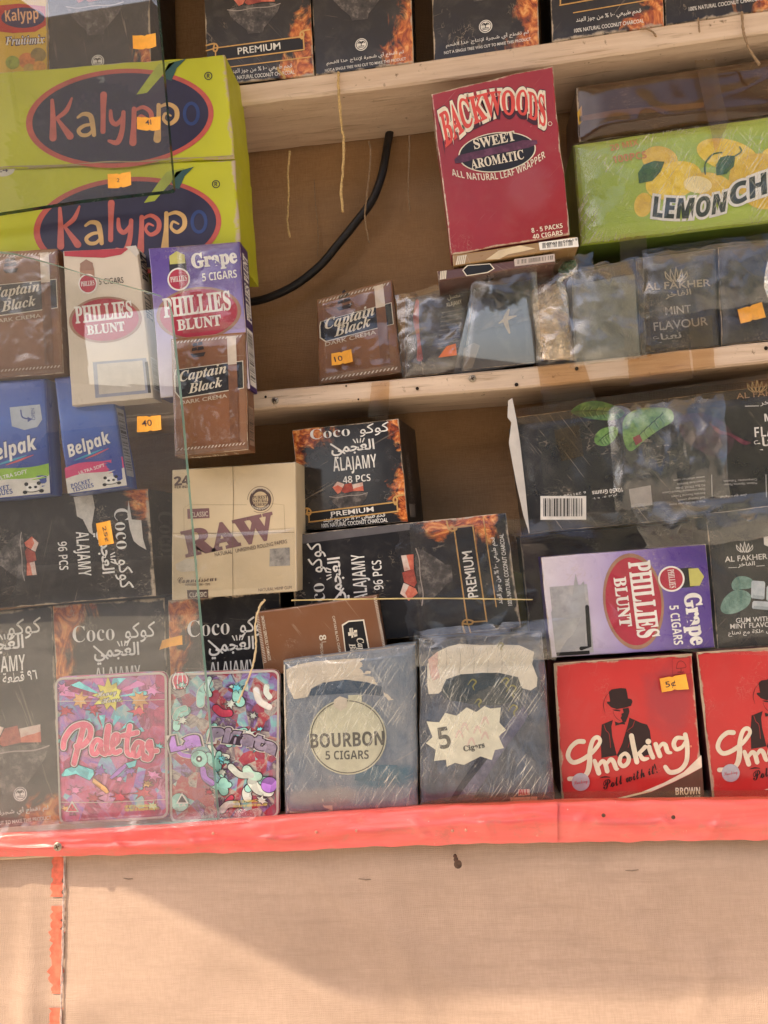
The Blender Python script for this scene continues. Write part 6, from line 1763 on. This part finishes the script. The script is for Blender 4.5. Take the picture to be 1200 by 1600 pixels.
for k, (a0, a1) in enumerate(((-2.95, -2.7), (-2.45, -2.2), (-1.95, -1.7), (-1.5, -1.25), (-1.0, -.75), (-.5, -.25))):
    c = (690, 690); b.poly('ray_print', z4([(c[0]+40*math.cos(a0), c[1]+40*math.sin(a0)), (max(370, min(1030, c[0]+320*math.cos(a0))), max(556, c[1]+140*math.sin(a0))), (max(370, min(1030, c[0]+320*math.cos(a1))), max(556, c[1]+140*math.sin(a1)))]), hC if k % 2 else hP, 1)
for i, (x, y, s_, m) in enumerate(((400, 620, 60, hP), (960, 630, 70, hP), (420, 760, 60, hR), (600, 750, 60, hR), (880, 760, 70, hR), (970, 1160, 60, hP), (900, 1270, 70, hR), (480, 1250, 60, hP), (600, 1300, 60, hR), (830, 1130, 50, hV), (640, 1130, 55, hV), (760, 1290, 70, hR), (1000, 980, 40, hC), (380, 950, 40, hC), (960, 1350, 50, hM), (420, 1370, 40, hO), (760, 1180, 40, hP), (930, 1210, 44, hO))):
    outlined(b, z4(drip(x, y, s_, i)), m, 1+(i % 2)*2, .7)
outlined(b, z4(burst(510, 690, 30, 62, 7, 3)), hO, 4, .7); outlined(b, z4(burst(880, 690, 34, 66, 8, 5)), hO, 4, .7); outlined(b, z4(burst(695, 660, 62, 108, 9, 8)), hY, 5, .8)
q = z4([(618, 672), (742, 652)]); b.text('logo_lettering', 'Honey', q[0], q[1], 9, iOut, 7, 'script', 0.05); b.text('logo_lettering', 'Honey', q[0], q[1], 9, iW, 8, 'script', 0.0)
q = z4([(650, 712), (775, 694)]); b.text('logo_lettering', 'House', q[0], q[1], 9, iOut, 7, 'script', 0.05); b.text('logo_lettering', 'House', q[0], q[1], 9, iW, 8, 'script', 0.0)
for a0 in (-2.6, -2.2, -1.8, -1.4, -1.0, -.6): b.poly('ray_print', z4([(690+120*math.cos(a0), 960+90*math.sin(a0)), (690+250*math.cos(a0), 960+180*math.sin(a0)), (690+250*math.cos(a0+.16), 960+180*math.sin(a0+.16))]), hC, 3)
outlined(b, z4([(388, 1160), (420, 1120), (500, 1090), (600, 1120), (605, 1150), (575, 1190), (490, 1150), (400, 1170)]), hC, 5, .8); outlined(b, z4([(600, 1170), (680, 1230), (698, 1260), (680, 1272), (590, 1200)]), hO, 5, .8)
outlined(b, z4([(800, 1080), (870, 1060), (860, 1100), (820, 1112)]), hC, 5, .8); outlined(b, z4([(700, 1170), (760, 1110), (800, 1080), (810, 1100), (760, 1150), (715, 1180)]), hV, 5, .8)
PAL = [[(478, 1082), (500, 1000), (528, 900), (540, 850)], [(408, 985), (418, 930), (470, 862), (540, 838), (582, 862), (578, 920), (536, 968), (496, 975)],
       [(652, 945), (622, 935), (594, 975), (598, 1018), (626, 1015), (650, 960), (652, 1005), (676, 1022)], [(688, 1008), (690, 930), (700, 862), (694, 850), (684, 910), (684, 985), (700, 1015), (720, 1000)],
       [(722, 972), (756, 940), (756, 905), (732, 908), (720, 960), (734, 1012), (768, 1002)], [(828, 850), (812, 940), (812, 1010), (834, 1030)], [(784, 908), (830, 900), (872, 890)],
       [(904, 958), (874, 950), (850, 992), (858, 1034), (884, 1024), (904, 970), (904, 1018), (926, 1040)], [(990, 1006), (962, 1000), (950, 945), (936, 975), (960, 1020), (944, 1056), (912, 1050)]]
for w_, m_, z_ in ((15, iOut, 9), (11.5, ink((0.75, 0.62, 0.62)), 10), (8.6, hink((0.55, 0.10, 0.16)), 11)):
    for k, s_ in enumerate(PAL): b.line('logo_lettering', z4(s_), w_ if k < 2 else w_*.86, m_, z_)
b.poly('warning_print', z4([(460, 1318), (502, 1390), (416, 1390)]), iW, 6); b.poly('warning_print', z4([(459, 1334), (490, 1384), (428, 1384)]), hR, 7)
b.text('warning_print', 'CA', *z4([(440, 1416), (484, 1414)]), 5, iOut, 7, 'sans'); b.line('warning_print', z4([(442, 1378), (452, 1352), (462, 1376), (474, 1356)]), .9, iOut, 8)
b.text('small_lettering', 'NET WT 3.5 G CANNABIS FLOWER', *z4([(790, 1362), (985, 1354)]), 4, hY, 7, 'sans'); b.text('small_lettering', 'KEEP OUT OF REACH OF CHILDREN', *z4([(790, 1384), (1000, 1374)]), 4, hY, 7, 'sans')
for (p, q_) in (((350, 700), (1040, 690)), ((380, 1330), (1050, 1310))): b.line('seal_line', z4([p, ((p[0]+q_[0])/2, p[1]-6), q_]), .9, BAGE, 6)
def rim(b):
    a = b.art; H = b.H
    pts = []
    for (cx_, cy_, a0) in ((.07, .07, math.pi), (.93, .07, 1.5*math.pi), (.93, H-.07, 0), (.07, H-.07, .5*math.pi)):
        for k in range(5): pts.append((cx_+.055*math.cos(a0+k*math.pi/8), cy_+.055*math.sin(a0+k*math.pi/8)))
    full = []
    for p, q_ in zip(pts, pts[1:]+pts[:1]):
        n_ = max(1, int(math.hypot(q_[0]-p[0], q_[1]-p[1])/.06))
        for k in range(n_): full.append((p[0]+(q_[0]-p[0])*k/n_, p[1]+(q_[1]-p[1])*k/n_))
    b.line('rim_print', full, .020, ink((0.50, 0.44, 0.38)), 8, a, False, closed=True)
rim(b); b.done()
b = foilbag('red and teal holographic foil bag crossed by the green glass edge', [(264, 1051), (438, 1045), (437, 1277), (266, 1286)], H_PIN)
hT = hink((0.22, 0.44, 0.38)); hG = hink((0.45, 0.48, 0.42)); hW = hink((0.7, 0.66, 0.6))
for i in range(46):
    x, y = rnd.uniform(90, 540), rnd.uniform(390, 990)
    a_ = rnd.uniform(0, 3.1); s_ = rnd.uniform(20, 52); w_ = rnd.uniform(8, 22)
    d_ = (math.cos(a_), math.sin(a_)); n_ = (-d_[1], d_[0])
    x = min(520-abs(d_[0])*s_, max(100+abs(d_[0])*s_, x)); y = min(985-abs(d_[1])*s_, max(400+abs(d_[1])*s_, y))
    m = rnd.choice([hT, hG, hR, hG, hV, hC, hT, hR, hW, hG, hM])
    if i % 5 < 3:
        q_ = zc([(x-d_[0]*s_, y-d_[1]*s_), (x+n_[0]*s_*.35, y+n_[1]*s_*.35), (x+d_[0]*s_, y+d_[1]*s_)])
        b.line('cartoon_print', q_, w_*.7+2.4, ink((0.55, 0.5, 0.44)) if i % 4 == 0 else iOut, 1+(i % 5)*2); b.line('cartoon_print', q_, w_*.7, m, 2+(i % 5)*2)
    else: outlined(b, zc(drip(x, y, s_*.8, i)), m, 1+(i % 5)*2, .7)
for k, (x, y, r, m) in enumerate(((122, 408, 40, hR), (212, 752, 38, hT), (520, 870, 36, hV), (120, 950, 42, hT))):
    outlined(b, zc([(x+r*math.cos(t*.3927), y+r*math.sin(t*.3927)) for t in range(16)]), m, 7, .8)
for dx in (-22, -8, 8, 22): b.line('cartoon_print', zc([(122+dx, 376), (122+dx*1.5, 408), (122+dx, 440)]), 1.6, hW, 9)
b.ell('cartoon_print', *zc([(212, 752)])[0], 5, 5, iOut, 9); b.ell('cartoon_print', *zc([(212, 752)])[0], 2, 2, hW, 10)
q1 = zc([(88, 720), (215, 690)]); q2 = zc([(262, 672), (540, 735)])
for off, m, z_ in ((0.16, ink((0.62, 0.56, 0.5)), 11), (0.11, iOut, 12), (0.055, hV, 13)): b.text('logo_lettering', 'La', q1[0], q1[1], 20, m, z_, 'sans', off)
for off, m, z_ in ((0.16, ink((0.62, 0.56, 0.5)), 11), (0.11, iOut, 12), (0.055, hink((0.22, 0.18, 0.24)), 13)): b.text('logo_lettering', 'Piñata', q2[0], q2[1], 19, m, z_, 'sans', off, 6)
b.poly('warning_print', zc([(132, 904), (162, 954), (104, 956)]), iW, 8); b.poly('warning_print', zc([(132, 916), (152, 949), (113, 950)]), iOut, 9); b.text('warning_print', 'CA', *zc([(116, 968), (148, 966)]), 4.5, iW, 9, 'sans')
b.text('small_lettering', 'NET WT 3.5 G CANNABIS', *zc([(362, 950), (470, 944)]), 3.4, hY, 9, 'sans'); b.text('small_lettering', 'KEEP OUT OF REACH OF CHILDREN', *zc([(362, 970), (510, 962)]), 3.4, hY, 9, 'sans')
rim(b); b.done()

# ================================================================== glass, tape, stickers, threads
def tiltY(y): return -0.052-(1290-y)*0.000055       # panes lean forward at the top
GLASS = film_mat('window_glass', (0.99, 0.995, 0.992), 1.5, 0.003, 0.034, (2.0, 0.01), 0.0, 1.52, (0.66, 0.63, 0.58), speck=0.02)
GEDGE = G('glass_edge'); o_ = GEDGE.obj()
GEDGE.b.inputs['Transmission Weight'].default_value = 0.35
GEDGE.bump(GEDGE.noise(GEDGE.scaled(o_, (200, 200, 60)), 1, 3), .3, .001)
GEDGE = GEDGE.final(GEDGE.mix(GEDGE.noise(GEDGE.scaled(o_, (60, 60, 18)), 1, 4), (0.20, 0.52, 0.41), (0.60, 0.92, 0.78)), 0.25, 0.6)
GE_D = plain('glass_edge_dark', (0.025, 0.06, 0.05), 0.25, 0, 0.3, 60)
def pane(label, outline, edge, th=0.0065, tiltY=tiltY):
    root = empty('glass_pane', tuple(P(outline[0][0], outline[0][1], tiltY(outline[0][1]))), label, 'glass pane')
    f = [P(x, y, tiltY(y)) for x, y in outline]; k = [p+Vector((0, th, 0)) for p in f]
    n = len(f); tr = tessellate_polygon([f])
    mb = MB(); mb.add(f+k, [tuple(t) for t in tr]+[tuple(n+q for q in reversed(t)) for t in tr], GLASS); mb.build('glass_sheet', root)
    mb = MB()
    mb.add([p+Vector((0, .0002, 0)) for p in f]+[p-Vector((0, .0002, 0)) for p in k], [(q, (q+1) % n, n+(q+1) % n, n+q) for q in range(n)], edge); mb.build('polished_edge', root)
    return root
pane('lower clear glass pane with bright green edge over the goods', [(-400, 322), (-40, 388), (20, 395), (80, 411), (140, 430), (224, 453), (250, 461), (261, 470), (266, 486), (283, 640), (310, 950), (340, 1281), (150, 1297), (-400, 1340)], GEDGE)
pane('upper clear glass pane with dark edge in front of the green juice cases', [(-400, -330), (216, -420), (245, 0), (270, 285), (270, 294), (266, 297), (130, 312), (0, 332), (-400, 390)], GE_D, tiltY=lambda y: -0.072-(300-y)*0.000076)

# price stickers
ORG = plain('orange_paper', (0.88, 0.40, 0.045), 0.65, 0, 0.10, 120)
ORR = plain('orange_paper_red', (0.80, 0.20, 0.06), 0.6, 0, 0.07, 90)
def sticker(label, quad, Y, txt=None, mat=ORG, curl=0.0024, notch=True, rot=None):
    mb = MB(); vs = []; fs = []
    n = 10
    Ys = Y if isinstance(Y, (list, tuple)) else [Y]*4
    c = [P(x, y, yy) for (x, y), yy in zip(quad, Ys)]
    nr = (c[1]-c[0]).cross(c[3]-c[0]).normalized()
    if nr.y > 0: nr = -nr
    top, bot = [], []
    for i in range(n+1):
        u = i/n
        d = 0.07 if notch and i == n//2 else 0.0
        for v in (0+d, 1-d):
            p = c[0]*(1-u)*(1-v)+c[1]*u*(1-v)+c[2]*u*v+c[3]*(1-u)*v
            vs.append(p+nr*(0.0003+curl*(2*u-1)**2*(0.4+0.6*v)))
    m_ = len(vs)
    vs += [p-nr*0.00018 for p in vs]
    for i in range(n):
        a_ = 2*i
        fs += [(a_, a_+2, a_+3, a_+1), (m_+a_, m_+a_+1, m_+a_+3, m_+a_+2), (a_, m_+a_, m_+a_+2, a_+2), (a_+1, a_+3, m_+a_+3, m_+a_+1)]
    mb.add(vs, fs, mat)
    ctr = sum(c, Vector())/4
    o = mb.build('price_sticker', origin=tuple(ctr)); tag(o, label, 'price sticker', 'orange price stickers')
    if txt:
        st, p0, p1, h = txt
        v, f = glyphs(st, 0.004)
        x0 = min(a for a, b in v); x1 = max(a for a, b in v)
        vs = []
        for a, bb in v:
            t = (a-x0)/(x1-x0)
            dx, dy = p1[0]-p0[0], p1[1]-p0[1]; L_ = math.hypot(dx, dy)
            X = p0[0]+dx*t+dy/L_*bb/CAPH*h; Yp = p0[1]+dy*t-dx/L_*bb/CAPH*h
            d = pray(X, Yp); tt = (ctr-CAM).dot(nr)/d.dot(nr)
            u = min(1, max(0, (X-quad[0][0])/(quad[1][0]-quad[0][0]+1e-6))) if abs(quad[1][0]-quad[0][0]) > 5 else .5
            vs.append(CAM+d*tt+nr*(0.0005+curl*(2*u-1)**2))
        mb = MB(); mb.add(vs, f, ink((0.06, 0.035, 0.04))); mb.build('handwriting', o)
    return o
gy = lambda y: tiltY(y)-0.0006
sticker('blank orange price sticker stuck on a black charcoal carton of the top shelf', [(208, 57), (244, 53), (246, 75), (210, 79)], gy(66))
sticker('orange price sticker marked 41 on the oval logo of the upper green case', [(215, 184), (252, 183), (252, 205), (216, 204)], gy(194), ('4I', (228, 196), (237, 195), 8))
sticker('orange price sticker over the top edge of the lower green case', [(169, 273), (205, 269), (207, 291), (171, 296)], gy(282), ('2', (183, 285), (187, 285), 6))
sticker('orange price sticker reading 40 beside the blue pocket tissues', [(215, 651), (252, 649), (254, 672), (216, 676)], gy(662), ('40', (223, 667), (238, 665), 10))
sticker('orange price sticker marked 25 on the torn black carton', [(151, 818), (173, 813), (180, 849), (157, 853)], gy(833), ('25¢', (160, 823), (166, 847), 6), notch=False)
sticker('curled orange sticker between the two flame-printed charcoal cartons', [(254, 1000), (285, 992), (286, 1006), (250, 1014)], [-0.056, -0.052, -0.052, -0.056], None, ORG, 0.004, False)
sticker('torn orange sticker on the brown cigar pack of the middle shelf', [(518, 553), (549, 546), (552, 566), (519, 572)], 0.0125, ('10', (524, 566), (536, 563), 8))
sticker('folded reddish orange sticker on the crumpled cellophane pack', [(698, 541), (712, 537), (714, 555), (685, 559)], 0.003, None, ORR, 0.0005, False)
sticker('plain orange sticker on the black pack at the shelf end', [(1152, 484), (1190, 472), (1196, 496), (1157, 506)], -0.003, None, ORG, 0.0006)
sticker('orange price sticker marked 5 on the red top-hat box', [(1030, 1060), (1071, 1053), (1075, 1076), (1033, 1081)], -0.0318, ('5¢', (1040, 1074), (1056, 1071), 9))

# clear tape strips across shelf edge and goods
def tape(label, quad, Y, amp=0.0006, n=(10, 40), mat=TAPE):
    o = sheet('tape_strip', quad, Y, mat, n, amp, 40, False, None, 0, 0.02)
    return tag(o, label, 'clear tape', 'clear tape strips')
tape('short clear tape strip hanging from shelf above small square carton', [(581, 597), (609, 594), (606, 658), (575, 652)], [-0.002, -0.002, -0.004, -0.006])
tape('wide yellowed tape strip over the shelf edge beside the dark crack', [(816, 424), (862, 418), (937, 640), (852, 650)], [0.002, 0.0, -0.004, -0.004])
tape('dusty tape strip running down past the winged-logo pack', [(968, 372), (1010, 368), (1018, 556), (976, 562)], [-0.004, -0.004, -0.004, -0.004])
tape('tape strip on the shelf edge below the winged-logo pack', [(980, 552), (1076, 540), (1082, 592), (984, 604)], [-0.003, -0.003, -0.006, -0.006])
tape('narrow tape strip folded over the shelf edge near the orange sticker', [(1075, 500), (1112, 492), (1117, 574), (1084, 582)], [-0.003]*4)
tape('thin tape strip crossing the top of the brown wrapped box', [(1085, 95), (1116, 92), (1138, 190), (1118, 240)], [0.004, 0.004, -0.003, -0.004])
tape('short tape piece stuck on the leafy black carton', [(865, 672), (905, 664), (912, 712), (878, 720)], [-0.013]*4)
tape('brown tape band along the upper rim of leafy black carton', [(800, 640), (1290, 572), (1296, 606), (806, 664)], [-0.013]*4, 0.002, (60, 10))
sfm = film_mat('shelf_film', (0.975, 0.97, 0.955), 5.0, 0.02, 0.006, (6, 0.02), 0.0, speck=0.06)
o = sheet('plastic_film', [(742, 436), (838, 414), (846, 566), (708, 586)], [-0.020, -0.020, -0.012, -0.012], sfm, (30, 20), 0.0003, 6, False)
tag(o, 'smooth clear film reflecting the sky over the dark brown pack', 'plastic film')
o = sheet('plastic_film', [(893, 446), (992, 428), (1000, 558), (898, 572)], [-0.0120, -0.0105, -0.0105, -0.0120], sfm, (30, 20), 0.0006, 9, False)
tag(o, 'smooth clear film with pale reflection over the creased dark pack', 'plastic film')
o = sheet('plastic_film', [(1002, 392), (1290, 352), (1304, 520), (1006, 556)], [-0.016]*4, film_mat('row_film', (0.98, 0.975, 0.965), 1.0, 0.05, 0.006, (20, 0.35), 0.25, speck=0.06), (90, 40), 0.0035, 13, True)
tag(o, 'clear plastic film stretched over the dark packs of the middle shelf', 'plastic film')
SHEET = film_mat('plastic_sheet', (0.97, 0.965, 0.955), 1.2, 0.08, 0.012, (10, 0.3), 0.1, speck=0.10)
o = sheet('plastic_sheet', [(618, 826), (1340, 772), (1350, 1030), (640, 1000)], [-0.040, -0.036, -0.050, -0.046], SHEET, (110, 50), 0.0030, 11, True, None, 0, 0.015)
tag(o, 'clear wrinkled plastic sheet over the purple pack and black cartons', 'plastic sheet')
o = sheet('plastic_sheet', [(735, 1238), (1340, 1234), (1345, 1256), (640, 1258)], [-0.050, -0.050, -0.062, -0.060], TAPE, (100, 8), 0.0012, 20, False)
tag(o, 'brownish clear tape band along the feet of the red boxes', 'clear tape')
o = sheet('plastic_sheet', [(-60, 1290), (120, 1288), (400, 1258), (410, 1276), (120, 1312), (-60, 1318)][0:1]+[(415, 1262), (392, 1284), (-60, 1318)], [-0.064, -0.060, -0.066, -0.068], film_mat('loose_film', (0.98, 0.96, 0.95), 1.6, 0.12, 0.02, (40, 0.5), 0.2), (70, 12), 0.0030, 26, True)
tag(o, 'crumpled loose film along the red ledge edge under the foil bags', 'plastic film')

CRUM = film_mat('crinkled_film', (0.985, 0.98, 0.972), 2.4, 0.05, 0.003, (60, 0.22), 0.10, speck=0.06, fold=0.34, dirt_glint=(0.78, 0.74, 0.62))
for k, (lab, quad, Y, n, amp, lift) in enumerate((
        ('crinkled clear film bunched over the small dark pack beside the brown cigar pack', [(618, 462), (745, 430), (732, 572), (628, 596)], 0.008, (9, 14), .012, .006),
        ('crinkled clear film gathered around the silver foil pouch', [(832, 408), (925, 396), (938, 556), (836, 572)], -0.008, (8, 14), .014, .004),
        ('crinkled clear film with pale glints over the creased dark pack', [(888, 420), (1004, 402), (1010, 560), (892, 574)], -0.016, (10, 12), .010, .003),
        ('crinkled clear film pulled tight over the starfish-flower pack', [(736, 432), (834, 410), (842, 500), (728, 520)], -0.022, (9, 8), .006, .003),
        ('crinkled clear film in folds across the winged-logo pack', [(1006, 398), (1215, 372), (1222, 470), (1010, 500)], -0.010, (16, 8), .010, .004),
        ('crinkled clear film bunched over the mint leaves of the black carton', [(948, 640), (1130, 618), (1140, 772), (960, 800)], -0.020, (19, 8), .018, .004),
        ('crinkled clear film draped between black carton and purple pack', [(985, 790), (1240, 768), (1245, 838), (1010, 858)], -0.034, (16, 6), .012, .004),
        ('crinkled clear film at the torn top of the slate cigar pouch', [(648, 985), (905, 965), (870, 1032), (650, 1040)], -0.050, (16, 6), .010, .003),
        )):
    o = crumple('crinkled_film', quad, Y, CRUM, n, amp, None, k+3, lift)
    tag(o, lab, 'plastic film', 'crinkled clear films')

# jute threads and the cable
JUTE = plain('jute_thread', (0.56, 0.38, 0.16), 0.9, 0, 0.25, 500); JUTE2 = plain('dull_thread', (0.30, 0.20, 0.115), 0.9, 0, 0.2, 500)
def thread(label, pts, Y, r, mat):
    mb = MB(); rnd_ = random.Random(int(pts[0][0]))
    q = smooth_line(pts, 8)
    Ys = Y if isinstance(Y, (list, tuple)) else [Y, Y]
    mb.tube([P(x+rnd_.uniform(-.5, .5), y, Ys[0]+(Ys[1]-Ys[0])*k/len(q)) for k, (x, y) in enumerate(q)], [r*rnd_.uniform(.75, 1.25) for _ in q], mat, 6)
    o = mb.build('thread', origin=tuple(P(q[0][0], q[0][1], Ys[0]))); tag(o, label, 'thread', 'loose threads')
thread('longest frayed jute thread, hanging from the top shelf front', [(529, 113), (529, 140), (534, 200), (537, 215), (536, 260), (533, 300), (536, 331)], [-0.004, -0.005], 0.0013, JUTE)
thread('short thick jute thread below shelf, nearest the green cases', [(453, 236), (450, 270), (451, 310), (449, 345), (453, 371)], [0.04, 0.05], 0.0011, JUTE)
thread('dull thin thread crossing in front of the black cable', [(576, 221), (579, 240), (574, 300), (570, 335), (573, 360), (577, 379)], [0.05, 0.055], 0.0009, JUTE2)
thread('pale thin thread between the black cable and red cigar box', [(640, 212), (639, 260), (638, 300), (641, 330)], [0.05, 0.055], 0.0008, JUTE2)
thread('hair-thin dark thread on the cloth between two jute threads', [(491, 280), (493, 320), (497, 360), (496, 400)], 0.088, 0.0005, JUTE2)
thread('tiny jute thread end over the PREMIUM carton', [(434, 106), (437, 112), (443, 118), (445, 122)], [-0.003, -0.004], 0.0012, JUTE)
thread('curved jute thread on the top shelf over the green lemon box', [(1159, 19), (1161, 45), (1170, 75), (1187, 101)], [-0.003, -0.008], 0.0011, JUTE2)
thread('short thread curl on the top shelf above the brown wrapped box', [(1000, 45), (1012, 46), (1020, 50), (1025, 57)], [-0.002, -0.003], 0.0009, JUTE2)
thread('bit of thread over the top shelf edge beneath the last carton', [(1091, 28), (1092, 40), (1093, 50)], [-0.002, -0.003], 0.0008, JUTE2)
thread('pale string looping beside the sideways brown pack and red foil bag', [(414, 937), (405, 950), (399, 975), (400, 1010), (395, 1040), (384, 1070), (372, 1098)], [-0.060, -0.056], 0.0010, plain('pale_string', (0.55, 0.42, 0.24), 0.9))
thread('thin yellow string stretched along the long charcoal carton', [(455, 938), (560, 936), (700, 935), (832, 937)], [-0.044, -0.044], 0.0006, plain('yellow_string', (0.6, 0.46, 0.2), 0.9))
CABLE = plain('black_cable', (0.016, 0.013, 0.012), 0.5, 0, 0.2, 50)
mb = MB()
q = smooth_line([(612, 190), (606, 222), (597, 272), (582, 312), (558, 345), (528, 382), (500, 415), (462, 445), (420, 465), (385, 473), (340, 480)], 8)
mb.tube([P(x, y, BACK-0.012-0.012*math.sin(k/len(q)*3.1)) for k, (x, y) in enumerate(q)], 0.0045, CABLE, 12)
o = mb.build('cable', origin=tuple(P(606, 222, BACK-0.01)), smooth=True); tag(o, 'thick black cable curving down across the brown cloth', 'cable')

for o in bpy.data.objects:
    if '_o' in o: del o['_o']
